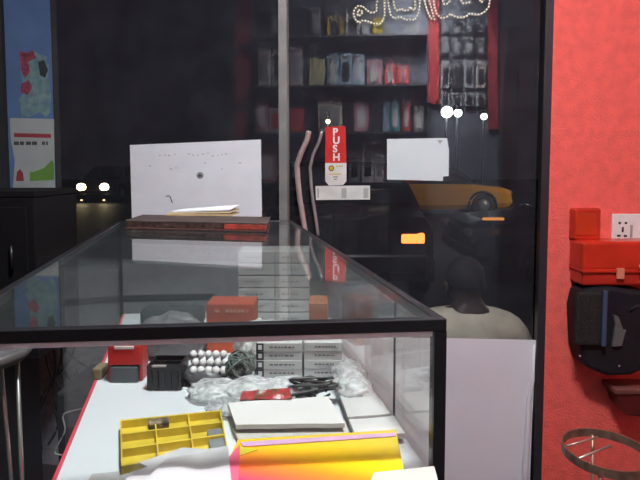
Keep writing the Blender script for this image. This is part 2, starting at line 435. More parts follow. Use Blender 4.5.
# ------------------------------------------------------------------ on the counter
nb = empty('notebook', atz(196, 231, Zt))
bq = [atz(125, 229, Zt), atz(268, 232.5, Zt)]
dpt = Vector((-.008, .145, 0))
th = .021
q4 = [bq[0], bq[1], bq[1]+dpt, bq[0]+dpt]
ws = (bq[1]-bq[0])
split = bq[0]+ws*.7
B().prism([p+UP*.0005 for p in q4], UP*.003, .001).build('back_cover', mat('brown_leather', (.075, .028, .022), .55, bump=.3, bscale=80), nb)
B().prism([p+UP*.0035+Vector((.002, .006, 0)) for p in (bq[0], split, split+dpt*.9, bq[0]+dpt*.9)], UP*(th-.007)).build('pages', mat('dark_page_edge', (.16, .10, .085), .8, vary=.2, vscale=90), nb)
B().prism([p+UP*.0035 for p in (split, bq[1]-ws*.01, bq[1]-ws*.01+dpt, split+dpt)], UP*(th-.007), .003).build('red_spine', mat('red_leather', (.36, .04, .025), .45, bump=.4, bscale=60, vary=.2, vscale=40), nb)
B().prism([p+UP*(th-.0035) for p in q4], UP*.003, .001).build('front_cover', mat('grey_brown_cover', (.085, .06, .055), .5, vary=.15, vscale=20), nb)
tag(nb, 'worn brown notebook with a red spine lying on the counter top', 'notebook')
zt2 = Zt+th+.0002
pp = empty('paper_stack', atz(198, 216, zt2))
l0, l1 = atz(166, 215.5, zt2), atz(231, 216, zt2); dp = Vector((.01, .075, 0))
zz = 0
for i, (k, t_, c) in enumerate(((0, .004, 'cream_paper'), (.012, .004, 'cream_paper2'), (.03, .003, 'white_paper'))):
    mm = {'cream_paper': mat('cream_paper', (.62, .47, .25), .8), 'cream_paper2': mat('cream_paper2', (.72, .58, .36), .8), 'white_paper': whitep}[c]
    o_ = UP*zz; ln = (l1-l0)
    B().prism([l0+o_+ln*k*3, l1+o_-ln*k*.3+UP*.003*i, l1+dp+o_+UP*.006*i, l0+dp+o_+ln*k*3], UP*t_).build('folded_sheet', mm, pp)
    zz += t_
tag(pp, 'small stack of folded cream and white papers on the brown notebook', 'papers')

# ------------------------------------------------------------------ on the window and door glass
toroom = -GN
def sticker(pix, off, th): return B().prism([gl(x, y, off) for x, y in pix], toroom*th)
np_ = empty('window_notice', gl(196, 222, .001))
sticker([(130, 145), (261, 139.5), (262, 222), (132, 222)], .001, .001).build('sheet', whitep, np_)
b = B()
for x, y in [(160, 155.5), (165, 155), (169, 155.5), (175, 154.5), (189, 154), (193, 155), (198, 155.3), (203, 154), (208, 153), (213, 156), (218, 155.5), (222, 154.5), (226, 154), (171, 169), (176, 168), (222, 169), (150, 166), (240, 163), (205, 163)]:
    s_ = random.uniform(.5, 1.2)
    b.prism([gl(x-s_, y-.4, .002), gl(x+s_, y-.5, .002), gl(x+s_*.8, y+.5, .002), gl(x-s_, y+.4, .002)], toroom*.0004)
b.build('faint_print', mat('faint_ink', (.38, .39, .42), .8), np_)
b = B(); b.prism([gl(200+3.4*math.cos(a), 175.5+3.4*math.sin(a), .002) for a in [k*PI/8 for k in range(16)]], toroom*.0004)
b.build('round_stamp', mat('grey_stamp', (.34, .37, .39), .8, vary=.2, vscale=200), np_)
b = B(); b.prism([gl(200+1.3*math.cos(a), 175.5+1.2*math.sin(a), .0025) for a in [k*PI/6 for k in range(12)]], toroom*.0004)
b.tube([gl(x, y, .0025) for x, y in ((166, 197), (168, 195.5), (170, 196.5), (171, 199), (172.5, 203))], .0018, 6)
b.build('ink_mark', mat('ink_mark', (.05, .06, .07), .8), np_)
tag(np_, 'large white paper with a round grey stamp stuck on the window behind the notebook', 'notice')
ps = empty('push_sticker', gl(336, 185, .001))
sticker([(325.5, 127), (345.5, 126), (346.5, 163), (325.2, 163)], .001, .0012).build('red_field', mat('sticker_red', (.62, .022, .02), .4), ps)
sticker([(325.2, 163), (346.5, 163), (346.5, 181), (343, 185), (329, 185.5), (325.2, 181)], .001, .0012).build('white_field', mat('sticker_white', (.75, .73, .70), .5), ps)
b = B()
for i, ch in enumerate('PUSH'):
    y1 = 135.3+i*8.4
    text(b, ch, gl(332.7, y1, .0024), GR, UP, gl(333, y1-8.6).z-gl(333, y1).z+.006, .0006, .03)
b.build('lettering', mat('sticker_letter', (.85, .82, .8), .5), ps)
b = B(); b.prism([gl(331.3+2.9*math.cos(a), 168.3+3.0*math.sin(a), .0022) for a in [k*PI/8 for k in range(16)]], toroom*.0005)
b.build('emblem', mat('emblem_dark', (.12, .10, .02), .5), ps)
b = B(); b.prism([gl(331.3+1.9*math.cos(a), 168.3+2.0*math.sin(a), .0027) for a in [k*PI/8 for k in range(16)]], toroom*.0004)
for x0, x1, y in ((336, 343, 166.3), (329, 341, 174.2)):
    b.prism([gl(x0, y-.5, .0022), gl(x1, y-.8, .0022), gl(x1, y+.3, .0022), gl(x0, y+.5, .0022)], toroom*.0004)
b.build('emblem_yellow', mat('emblem_yellow', (.60, .45, .04), .5), ps)
b = B()
for x0, x1, y in ((333, 338, 177), (334, 337, 179.3)):
    b.prism([gl(x0, y-.5, .0022), gl(x1, y-.5, .0022), gl(x1, y+.4, .0022), gl(x0, y+.4, .0022)], toroom*.0004)
b.build('small_print', mat('print_grey', (.1, .11, .1), .8), ps)
tag(ps, 'red and white PUSH sticker on the glass door beside the handles', 'sticker')
ls = empty('label_strip', gl(343, 200, .001))
sticker([(315.5, 186), (370, 185.5), (370, 199.5), (316, 200)], .001, .001).build('strip', mat('strip_white', (.70, .72, .69), .6), ls)
for x0, x1 in ((317, 319), (341.5, 346.5), (363.5, 368.5)):
    B().prism([gl(x0, 188, .002), gl(x1, 188, .002), gl(x1, 198, .002), gl(x0, 198, .002)], toroom*.0004).build('grey_patch', mat('strip_grey', (.42, .44, .42), .6), ls)
tag(ls, 'narrow white label strip with grey patches below the PUSH sticker', 'label')
nd = empty('door_notice', gl(418, 180, .001))
sticker([(387, 139), (447, 138), (449, 150), (448.6, 176), (443, 176.5), (443, 181), (387, 179.5)], .001, .001).build('sheet', mat('bluish_paper', (.66, .75, .78), .7, vary=.01), nd)
b = B(); b.prism([gl(437, 140, .002), gl(443, 140, .002), gl(440, 144, .002)], toroom*.0004)
b.build('grey_mark', mat('strip_grey', (.42, .44, .42)), nd)
tag(nd, 'blank bluish white paper with a notched corner taped to the glass door', 'notice')
# big white sheets on the lower door
ws1 = empty('door_poster', gl(470, 500, .002))
def lowpt(x, y, off=.001): return gl(x, y, off)
tr_ = [lowpt(442, 338), lowpt(536, 340), lowpt(532, 420), lowpt(527, 560), lowpt(442, 560)]
B().prism(tr_, toroom*.0015).build('sheet', mat('poster_plain', (.76, .73, .79), .7, vary=.02, vscale=3), ws1)
b = B(); b.tube([gl(x, y, .008) for x, y in ((534, 345), (533, 380), (529, 400), (527, 440), (525, 470), (526, 520))], [.004, .006, .009, .011, .012, .012], 10)
b.build('curled_edge', mat('poster_plain', (.76, .73, .79)), ws1)
tag(ws1, 'tall plain white poster with a curling right edge on the lower glass door', 'poster')
b = B().prism([lowpt(330, 337.5), lowpt(441, 338), lowpt(441, 560), lowpt(330, 560)], toroom*.0015)
tag(b.build('door_poster', mat('poster_grey', (.84, .85, .86), .7, vary=.03)), 'greyer plain poster on the lower door seen through the counter side', 'poster')

# dotted light sign hung inside the glass, cut by the top of the photo
strokes = [
 [(130, 20), (133, 42), (120, 52), (105, 53), (90, 42), (72, 26), (52, 25), (38, 40), (35, 62), (45, 84), (58, 96), (72, 84), (88, 86), (105, 93), (125, 100), (145, 97), (158, 84), (164, 60), (163, 25), (162, -40)],
 [(130, 20), (136, 0), (136, -40)],
 [(58, 42), (74, 48), (66, 62), (54, 66), (50, 54), (58, 42)],
 [(176, -40), (180, 25), (188, 62), (204, 78), (226, 70), (238, 74), (252, 82), (268, 80), (288, 82), (300, 65), (308, 30), (311, -40)],
 [(196, -30), (204, 32), (218, 45), (234, 36), (246, 45), (262, 42), (270, 27), (277, 40), (288, 42), (291, -30)],
 [(322, -20), (338, 40), (354, 75), (369, 80), (362, 50), (344, -10)],
 [(363, -20), (369, 28), (380, 60), (400, 76), (420, 70), (436, 56), (446, 66), (470, 73), (500, 70), (515, 55), (532, 60), (555, 60), (576, 50), (594, 28), (602, -20)],
 [(394, -20), (410, 17), (428, 14), (440, -20)],
 [(468, -20), (488, 14), (512, 12), (530, -20)],
 [(545, -20), (564, 11), (586, -20)]]
ls_ = empty('light_sign', gl(422, 24, .02))
bd = B(); tbb = B()
for st in strokes:
    P = [gl(345+x/4.13, y/4.13, .02) for x, y in st]
    tbb.tube(P, .0015, 5)
    carry = 0
    for i in range(len(P)-1):
        L_ = (P[i+1]-P[i]).length; t_ = carry
        while t_ < L_:
            bd.ball(P[i].lerp(P[i+1], t_/L_), .0042, 1); t_ += .0115
        carry = t_-L_
tbb.build('wire', mat('sign_wire', (.5, .48, .4), .6), ls_)
o_ = bd.build('light_beads', mat('sign_bead', (.8, .75, .62), .4, emit=(1, .9, .68), estr=.30), ls_); o_['kind'] = 'stuff'
for px in (368, 410, 478): B().tube([gl(px, -8, .02), gl(px, -130, .02)], .0008, 5).build('hanging_cord', mat('sign_wire', (.5, .48, .4)), ls_)
tag(ls_, 'sign of looping script letters in white light dots at the top of the glass', 'light sign')

# ------------------------------------------------------------------ on the red wall
def rw(px, py, off=0.): return at(px, py, RY-off)
def rwm(px, py, off): return Vector((rw(px, py, .03).x if px < 610 else rw(px, py, off).x, RY-off, rw(px, py, off).z))
def rbox(b, x0, y0, x1, y1, o0, o1, bev):
    p, q = rw(x0, y1, o1), rw(x1, y0, o1)
    if o0 == 0: p.x = rw(x0, y1, 0).x                                      # a box on the wall: its back edge makes the left outline
    return b.box(((p.x+q.x)/2, RY-(o0+o1)/2, (p.z+q.z)/2), (q.x-p.x, o1-o0, q.z-p.z), bev=bev, seg=3)
redpl = mat('red_plastic', (.56, .030, .012), .28, coat=.3, vary=.06)
sb = empty('switch_box', rw(585, 240))
rbox(B(), 568, 208.5, 602, 240, 0, .045, .008).build('box', redpl, sb)
rbox(B(), 576, 213, 597, 235, .045, .048, .0014).build('cover', mat('red_plastic_worn', (.58, .045, .012), .35), sb)
tag(sb, 'small square red box on the red wall left of the white socket', 'switch box')
so = empty('wall_socket', rw(632, 240))
rbox(B(), 610.5, 214, 656, 240.5, 0, .009, .003).build('plate', mat('socket_white', (.80, .80, .78), .3), so)
b = B()
for x, y, wx, wy in ((619.8, 223, 1.3, 1), (626, 223, 1.3, 1), (622.8, 229.5, 1.1, 2.6), (618.8, 235.7, 1.9, 1), (625.4, 236, 1.6, 1)):
    rbox(b, x-wx, y-wy, x+wx, y+wy, .0085, .0095, 0)
b.build('socket_hole', mat('hole_black', (.01, .01, .01), .8), so)
b = rbox(B(), 630.2, 225, 633, 237.5, .009, .012, .0008); b.build('rocker_switch', mat('rocker_grey', (.35, .35, .34), .4), so)
b = rbox(B(), 640, 218, 652, 237, .009, .0115, .0008); b.build('blank_cover', mat('socket_white', (.80, .80, .78)), so)
tag(so, 'white multi-pin wall socket with a rocker switch on the red wall', 'socket')
rc = empty('red_case', rw(620, 287))
rbox(B(), 568, 241.5, 690, 271, 0, .10, .012).build('lid', redpl, rc)
rbox(B(), 569, 272, 688, 286, 0, .094, .010).build('body', mat('red_plastic_dark', (.46, .026, .014), .3, coat=.3), rc)
rbox(B(), 568.5, 269.5, 689, 272.8, .0, .103, .002).build('rim', redpl, rc)
rbox(B(), 617, 268.5, 625, 279, .1, .107, .001).build('latch', mat('latch_pale', (.62, .22, .14), .35), rc)
b = B(); b.tube([rw(x, y, .116) for x, y in ((640, 265), (642, 276), (650, 280), (664, 280), (672, 276), (674, 265))], .006, 8); b.build('handle', redpl, rc)
rbox(B(), 600, 250, 660, 262, .0, .004, 0).build('wall_bracket', black, rc)
tag(rc, 'long shiny red plastic case mounted on the red wall above the black bag', 'case')
# black padded bag with blue stripe hanging below the case
bg = empty('black_bag', rw(612, 378))
pf = [(578, 289), (600, 287), (628, 290), (650, 292), (660, 310), (660, 345), (652, 366), (632, 376), (596, 377), (576, 368), (570, 348), (568.5, 310), (572, 293)]
B().prism([rwm(x, y, .107) for x, y in pf], Vector((0, .105, 0)), .014).build('body', mat('black_fabric', (.011, .011, .015), .6, spec=.25, bump=.3, bscale=150), bg)
rbox(B(), 576, 293, 604, 346, .105, .125, .009).build('front_pocket', mat('black_brown_mesh', (.022, .018, .017), .6, spec=.3, bump=.8, bscale=220), bg)
b = B()
for x in (578, 582, 586, 590, 594): rbox(b, x, 296, x+1.4, 342, .124, .127, 0)
b.build('ribbing', mat('rib_dark', (.05, .046, .043), .5), bg)
rbox(B(), 602, 291, 608.5, 347, .125, .135, .004).build('blue_stripe', mat('slate_blue', (.04, .075, .14), .45), bg)
b = B(); b.prism([rw(x, y, .107) for x, y in ((611, 346), (614, 325), (612, 314), (617, 316), (622, 330), (624.5, 329), (620, 345))], Vector((0, -.012, 0)), .002)
b.build('grey_strap', mat('grey_webbing', (.11, .11, .115), .7), bg)
b = B(); b.tube([rw(x, y, .1) for x, y in ((628, 311), (636, 306), (648, 309), (656, 318))], .010, 8)
b.build('shoulder_strap', mat('black_fabric', (.02, .02, .024)), bg)
for x, y in ((580, 356), (619, 366)): B().ball(rw(x, y, .106), .004, 2).build('stud', mat('stud_grey', (.3, .3, .3), .4), bg)
tag(bg, 'black padded bag with a slate blue stripe hanging under the red case', 'bag')
# small red holder lower right
ho = empty('wall_holder', rw(636, 416))
pr = [(617, 393), (621, 407), (628, 416), (655, 419), (660, 393)]
B().prism([rw(x, y, .087) for x, y in pr], Vector((0, .085, 0)), .008).build('bowl', mat('maroon_plastic', (.10, .012, .012), .35, coat=.2), ho)
rbox(B(), 615, 389, 662, 395, .002, .095, .006).build('rim', mat('dusty_rim', (.16, .06, .05), .5), ho)
B().ball(rw(634, 391, .055), (.025, .03, .012), 2).build('dark_pad', blackp, ho)
tag(ho, 'maroon plastic wall holder with a dusty rim above the ring-topped stand', 'holder')
# bronze ring-topped stand
st = empty('ring_stand', (at(606, 448, 1.36).x, 1.36, 0))
zc = at(606, 448, 1.36).z; cxs = at(606, 448, 1.36).x
bronze = mat('bronze_metal', (.36, .22, .16), .4, .6, vary=.15, vscale=40)
R_ = .110; zc -= .012
ring = lambda r, z, n=36: [Vector((cxs+r*math.cos(2*PI*k/n), 1.36+r*math.sin(2*PI*k/n), z)) for k in range(n)]
B().lathe([(R_, -.012), (R_, .011), (R_-.004, .011), (R_-.004, -.012), (R_, -.012)], (cxs, 1.36, zc), n=40, cap=False, smooth=False).build('ring', bronze, st)
b = B()
b.tube([(cxs-R_*.9, 1.36-.02, zc-.012), (cxs+.03, 1.36+.03, zc+.002)], .0035, 6); b.tube([(cxs-R_*.75, 1.36+.05, zc-.01), (cxs+R_*.2, 1.36+.08, zc)], .003, 6)
b.build('cross_bar', mat('pale_wire', (.55, .42, .36), .35, .6), st)
for a in (235, 300, 330, 80):
    a = math.radians(a); c_, s_ = math.cos(a), math.sin(a)
    t0 = Vector((cxs+c_*(R_-.006), 1.36+s_*(R_-.006), zc-.006)); t1 = Vector((cxs+c_*(R_*.55), 1.36+s_*R_*.55, .0))
    if abs(math.degrees(a)-330) < 1: t1 = Vector((cxs+c_*.0, 1.36+s_*R_, .0))
    B().tube([t0, t1], .005, 8).build('leg', bronze, st)
B().tube(ring(R_*.72, .12, 28), .003, 6, True).build('lower_ring', bronze, st)
tag(st, 'bronze metal stand with a ring top beside the red wall', 'stand')

# ------------------------------------------------------------------ left of the counter: stool and cables
SY = 1.02
sc_ = Vector((at(-22, 350, SY).x, SY, at(0, 352, SY).z))
sl = empty('bar_stool', (sc_.x, sc_.y, 0))
rs = at(24, 350, SY).x-sc_.x
B().lathe([(rs*.9, -.02), (rs*.97, -.014), (rs*.97, .008), (rs*.9, .016), (.0001, .02)], sc_, n=40).build('seat', mat('stool_grey_vinyl', (.13, .13, .14), .4), sl)
B().lathe([(rs, -.012), (rs+.004, -.006), (rs+.004, .004), (rs, .01), (rs-.004, .0), (rs, -.012)], sc_, n=48, cap=False).build('seat_rim', mat('dull_rim', (.22, .23, .23), .4, .5), sl)
for dx, dy in ((.085, .02), (-.08, -.03), (.0, .085), (.02, -.085)):
    B().tube([sc_+Vector((dx*.8, dy*.8, -.018)), Vector((sc_.x+dx*.72, sc_.y+dy*1.6, 0))], .0045, 10).build('leg', mat('green_chrome', (.6, .68, .64), .25, .9), sl)
B().tube([Vector((sc_.x+.085*math.cos(k*PI/12), sc_.y+.1*math.sin(k*PI/12), .25)) for k in range(24)], .005, 6, True).build('foot_ring', chrome, sl)
tag(sl, 'grey round bar stool with chrome rim seen left of the counter shelf', 'stool')
cab = mat('cable_black', (.014, .014, .016), .5)
CYb = 1.93
routes = [[(52, 338), (56, 365), (52, 400), (58, 425), (48, 445)], [(63, 336), (58, 372), (46, 396), (38, 420), (42, 450)],
          [(68, 338), (62, 362), (74, 385), (92, 405), (98, 430)], [(58, 335), (68, 352), (88, 368), (108, 388), (118, 410)],
          [(44, 340), (50, 372), (62, 392), (56, 412), (62, 440)], [(76, 336), (70, 360), (50, 384), (40, 404), (36, 440)]]
def smooth(P, n=6):
    Q = []
    for i in range(len(P)-1):
        p0 = P[max(i-1, 0)]; p1 = P[i]; p2 = P[i+1]; p3 = P[min(i+2, len(P)-1)]
        for k in range(n):
            t = k/n; Q.append(.5*((2*p1)+(p2-p0)*t+(2*p0-5*p1+4*p2-p3)*t*t+(3*p1-p0-3*p2+p3)*t**3))
    Q.append(P[-1]); return Q
for i, r in enumerate(routes):
    P = [at(x, y, CYb+.010*i) for x, y in [(r[0][0], 310-3*i)]+r]
    tag(B().tube(smooth(P), .0042, 7).build('cable', cab), 'black cable hanging in a tangle in front of the low grey wall', 'cable', 'tangled black cables beside the cabinet')
wc = [at(x, y, BY-.004) for x, y in ((88, 408), (72, 411), (63, 416), (65, 430), (58, 445), (55, 453), (62, 455))]
tag(B().tube(smooth(wc), .0028, 7).build('cable', mat('cable_white', (.62, .62, .62), .5)), 'thin white bent cable left of the pink shelf edge', 'cable')

# ------------------------------------------------------------------ on the counter's shelf
def zplane(px, py, up): return atz(px, py, Zs+up)
def dep(px, py): return onshelf(px, py).y
# red self-inking stamp
Yd = dep(124, 383)
s0, s1 = at(110, 384, Yd), at(138, 384, Yd); top = at(120, 346, Yd).z
stp = empty('self_inking_stamp', ((s0.x+s1.x)/2, Yd+.02, Zs))
xc = (s0.x+s1.x)/2; hw = (s1.x-s0.x)/2
B().box((xc, Yd+.018, Zs+.011), (hw*2, .036, .021), bev=.002).build('base', mat('stamp_grey', (.075, .085, .09), .5), stp)
for sx in (-1, 1): B().box((xc+sx*(hw+.002), Yd+.018, (Zs+top)/2), (.005, .026, top-Zs-.001), bev=.0015).build('side_arm', mat('stamp_red', (.50, .028, .024), .35), stp)
b = B(); b.prism([(xc-hw-.004, Yd+.002, Zs+.023), (xc+hw+.004, Yd+.002, Zs+.023), (xc+hw+.003, Yd+.004, top-.002), (xc+hw*.8, Yd+.004, top), (xc-hw*.8, Yd+.004, top), (xc-hw-.003, Yd+.004, top-.002)], (0, .03, 0), .002)
b.build('handle', mat('stamp_red', (.5, .028, .024)), stp)
b = B().box((xc, Yd+.0035, top-.0035), (hw*1.4, .003, .004), bev=.0008); b.build('top_strip', mat('pale_strip', (.7, .62, .6), .3), stp)  # pale strip near the top of the stamp handle
tag(stp, 'red self-inking stamp with grey base at the left back of the shelf', 'stamp')
kb = B().box((at(98, 379, Yd+.02).x+.003, Yd+.022, Zs+.008), (.013, .025, .015), bev=.002)
tag(kb.build('eraser', mat('khaki_rubber', (.22, .17, .10), .7)), 'small khaki block beside the red stamp', 'eraser')
# black open pot
Yd2 = dep(165, 391); e0, e1 = at(148, 391, Yd2), at(180, 391, Yd2); pt = at(165, 365, Yd2).z
po = empty('black_tray', ((e0.x+e1.x)/2, Yd2+.02, Zs))
xw = e1.x-e0.x; xcc = (e0.x+e1.x)/2
b = B(); hgt = pt-Zs-.002
for c_, sz in (((xcc, Yd2+.002, Zs+.001+hgt/2), (xw, .003, hgt)), ((xcc, Yd2+.038, Zs+.001+hgt/2), (xw, .003, hgt)), ((xcc-xw/2, Yd2+.02, Zs+.001+hgt/2), (.003, .039, hgt)), ((xcc+xw/2, Yd2+.02, Zs+.001+hgt/2), (.003, .039, hgt)), ((xcc, Yd2+.02, Zs+.002), (xw, .038, .003))):
    b.box(c_, sz, bev=.0006)
b.build('body', mat('black_gloss', (.016, .015, .018), .3), po)
b = B()
for k in range(5): b.box((xcc-xw*.4+k*xw*.2, Yd2-.0005, Zs+hgt*.45), (.0035, .003, hgt*.7), bev=.0006)
b.build('ribs', blackp, po)
B().box((xcc-.006, Yd2+.0015, Zs+hgt), (xw*.45, .0045, .0022), bev=.0006).build('rim_label', mat('rim_grey', (.4, .36, .36), .4), po)
b = B()
for k in range(2): b.box((xcc, Yd2+.012+k*.013, Zs+hgt*.6), (xw*.95, .002, hgt*.7))
b.build('divider', blackp, po)
tag(po, 'black open-topped ribbed plastic pot in front of the grey pouch', 'pot')
# grey pouch behind
c_ = onshelf(168, 364); 
tag(B().ball(c_+UP*.033+Vector((0, .03, 0)), (.050, .028, .036), 4, .16, 2.2, 3, -.0325).build('pouch', mat('grey_pouch', (.20, .19, .20), .5, bump=.5, bscale=50, vary=.15)), 'crumpled dark grey pouch behind the black pot', 'pouch')
# dark holder with white ear tips
c_ = onshelf(206, 382)
hb = tag(B().ball(c_+UP*.012, (.030, .026, .013), 3, .14, 2.5, 9, -.0115).build('pouch', mat('dark_film', (.10, .10, .105), .35, bump=.5)), 'dark flattened bag under the small white tips', 'bag')
first = None
wt = mat('tip_white', (.75, .74, .74), .4)
k = 0
for j in range(3):
    for i in range(5):
        x = 193+i*7.5+(j % 2)*2; y = 357+j*8
        p = at(x, y, c_.y-.012+.012*(2-j))
        o = None
        if first is None:
            first = B().lathe([(.0026, -.009), (.0028, .0), (.0046, .002), (.0052, .006), (.0036, .009), (.0001, .0095)], p, (.25, -.4, 1), 14).build('ear_tip', wt); o = first
        else:
            o = first.copy(); COL.objects.link(o); o.location = first.location+(p-p_first)
        if k == 0: p_first = p.copy()
        tag(o, 'small white rubber tip in the cluster on the dark flattened bag', 'ear tip', 'white tips clustered beside the grey pouch'); k += 1
# bundle of dark mesh
c_ = onshelf(240, 384)
b = B(); rnd = random.Random(3)
cc = c_+UP*.024
for k in range(26):
    ax = Vector((rnd.uniform(-1, 1), rnd.uniform(-1, 1), rnd.uniform(-1, 1))).normalized(); u = ax.orthogonal().normalized(); v = ax.cross(u); r_ = rnd.uniform(.014, .022)
    b.tube([cc+(u*math.cos(2*PI*i/18)+v*math.sin(2*PI*i/18))*r_+ax*rnd.uniform(-.001, .001) for i in range(18)], .0011, 5, True)
b.ball(cc, .0145, 2, .1)
tag(b.build('wire_ball', mat('grey_green_wire', (.16, .19, .17), .45, vary=.2, vscale=200)), 'ball of tangled grey wire left of the small grey cartons', 'wire ball')
# small grey cartons, two stacks
carton_m = mat('carton_grey', (.50, .495, .485), .6, vary=.05); ctop = mat('carton_print', (.12, .115, .11), .7)
Yc = dep(280, 378)
def carton(x0, x1, z0, h, Yf, D, label, group, dark_end=True, m=None):
    e = empty('small_carton', ((x0+x1)/2, Yf+D/2, z0))
    B().box(((x0+x1)/2, Yf+D/2, z0+h/2), (x1-x0, D, h-.0004), bev=.0005, seg=1).build('box', m or carton_m, e)
    b = B(); wdt = x1-x0
    n = max(5, int(wdt/.0055))
    rn = random.Random(int(z0*9999)+int(x0*999))
    x = x0+wdt*.28
    while x < x0+wdt*.8:
        l = rn.uniform(.002, .006); b.box((x+l/2, Yf-.0002, z0+h*.52), (l, .0006, h*.16)); x += l+.0014
    b.build('print_line', ctop, e)
    b = B()
    b.box((x0+wdt*.55, Yf+D*.3, z0+h), (wdt*.3, D*.12, .0006))
    b.build('top_mark', ctop, e)
    if dark_end:
        B().box((x0-.0003, Yf+D/2, z0+h/2), (.001, D, h-.001)).build('dark_end', mat('carton_dark', (.035, .037, .04), .5), e)
        B().box((x0+.0045, Yf-.0002, z0+h/2), (.010, .0008, h-.001)).build('dark_corner', mat('carton_dark', (.035, .037, .04)), e)
        B().box((x0+.0045, Yf-.0006, z0+h*.52), (.0052, .0006, h*.5)).build('white_square', mat('logo_white', (.75, .75, .75), .5), e)
    tag(e, label, 'carton', group); return e
xa0, xa1, xb0, xb1 = at(257, 370, Yc).x, at(302, 370, Yc).x, at(304, 370, Yc).x, at(342, 370, Yc).x
hC = (at(280, 343, Yc).z-Zs)/4
nm_ = ['lowest', 'second from bottom', 'third from bottom', 'topmost']
for k in range(4):
    carton(xa0, xa1, Zs+.0004+k*hC, hC, Yc-.001*(k % 2), .055, 'small grey carton with dark end, %s of the left front stack' % nm_[k], 'small grey cartons on the shelf')
    carton(xb0, xb1, Zs+.0004+k*hC, hC, Yc+.002-.001*(k % 2), .055, 'small grey carton, %s of the right front stack' % nm_[k], 'small grey cartons on the shelf', False)
# taller stack of wide grey cartons behind
Yg = .95; zt_ = at(270, 251, Yg).z; hG = (zt_-Zs)/6
gm = mat('carton_grey_dull', (.44, .44, .43), .65, vary=.05)
ga, gbx, gc = at(238, 280, Yg).x, at(275, 280, Yg).x, at(309, 280, Yg).x
rows = ['lowest', 'second lowest', 'third', 'fourth', 'fifth', 'top']
for k in range(6):
    for j, (x0, x1) in enumerate(((ga, gbx-.0006), (gbx, gc))):
        e = empty('grey_carton', ((x0+x1)/2, Yg+.035, Zs+k*hG))
        B().box(((x0+x1)/2, Yg+.035, Zs+k*hG+hG/2), (x1-x0, .07, hG-.0022), bev=.0008, seg=1).build('box', gm, e)
        b = B(); 
        for q in range(4): b.box((x0+(x1-x0)*(.25+.13*q), Yg-.0002, Zs+(k+.5)*hG), ((x1-x0)*.09, .0006, hG*.12))
        b.build('print_line', mat('carton_print_soft', (.17, .17, .17), .7), e)
        tag(e, 'wide grey carton in the tall back stack, %s row, %s column' % (rows[k], ('left', 'right')[j]), 'carton', 'tall back stack of grey cartons')
# red carton and orange carton
Yr = .80
def plain_carton(name, x0, x1, ytop, Yf, D, m, label, letters=None):
    xa, xb = at(x0, ytop, Yf).x, at(x1, ytop, Yf).x; zt = at(x0, ytop, Yf).z
    e = empty(name, ((xa+xb)/2, Yf+D/2, Zs))
    B().box(((xa+xb)/2, Yf+D/2, (Zs+zt)/2), (xb-xa, D, zt-Zs), bev=.0012).build('box', m, e)
    if letters:
        b = B()
        for x, wx in letters:
            p = at(x, ytop+7, Yf); b.box((p.x, Yf-.0003, p.z), (wx, .0006, .005))
        b.build('print_line', mat('print_cream', (.62, .38, .28), .6), e)
    tag(e, label, 'carton'); return e
plain_carton('red_carton', 206, 254, 304, Yr, .05, mat('carton_red', (.52, .085, .035), .45), 'red carton with pale print lying before the tall grey stack',
             [(217, .007), (227, .004), (231, .004), (235, .003), (239, .004), (243, .004), (247, .003)])
plain_carton('orange_carton', 309, 328, 303, .82, .05, mat('carton_orange', (.42, .13, .06), .5), 'dull orange carton right of the tall grey stack')
# white crumpled bags before the tall stack
fm = film('clear_film', (.78, .80, .80), .45); fm2 = film('milky_film', (.82, .82, .80), .2); fm3 = film('grey_film', (.66, .68, .68), .55)
def bag(px, py, r, lift, m, label, seed, amp=.2, Y=None, fr=3.4):
    r = tuple(v*.89 for v in r)
    c = onshelf(px, py) if Y is None else at(px, py, Y)
    if Y is not None: c.z = Zs
    o = B().ball(c+UP*(r[2]*.8+.0005), r, 4, amp, fr, seed, -r[2]*.8).build('plastic_bag', m)
    return tag(o, label, 'plastic bag')
bag(262, 345, (.045, .035, .040), 0, fm2, 'milky crumpled bag in front of the red carton', 11, Y=.755)
bag(308, 347, (.034, .030, .036), 0, fm2, 'milky crumpled bag behind the right front carton stack', 12, Y=.76)
# dark case at the back left and low grey bar
Yk = .93
b = B().box((at(170, 310, Yk).x, Yk+.02, Zs+.017), (.115, .04, .032), bev=.009)
tag(b.build('dark_case', mat('dark_case', (.045, .055, .055), .5)), 'dark soft case at the back of the shelf left of the red carton', 'case')
b = B().box((at(166, 294, 1.3).x, 1.30, Zs-.0345), (.19, .012, .014)); 
# clear bags in the middle
bag(215, 397, (.036, .030, .012), 0, fm, 'clear crumpled bag in front of the white tips', 21, .2)
bag(250, 398, (.036, .036, .014), 0, fm, 'clear crumpled bag beside the yellow tray corner', 22, .2)
bag(288, 398, (.040, .030, .015), 0, fm, 'clear crumpled bag in front of the small grey cartons', 23, .2)
bag(226, 412, (.026, .024, .009), 0, fm3, 'greyish clear bag next to the yellow tray', 24, .2)
bag(349, 385, (.026, .050, .017), 0, fm3, 'large greyish bag leaning at the right side glass', 25, .2)
bag(354, 401, (.026, .026, .018), 0, fm, 'flat clear bag with folds at the right of the shelf', 26, .2)
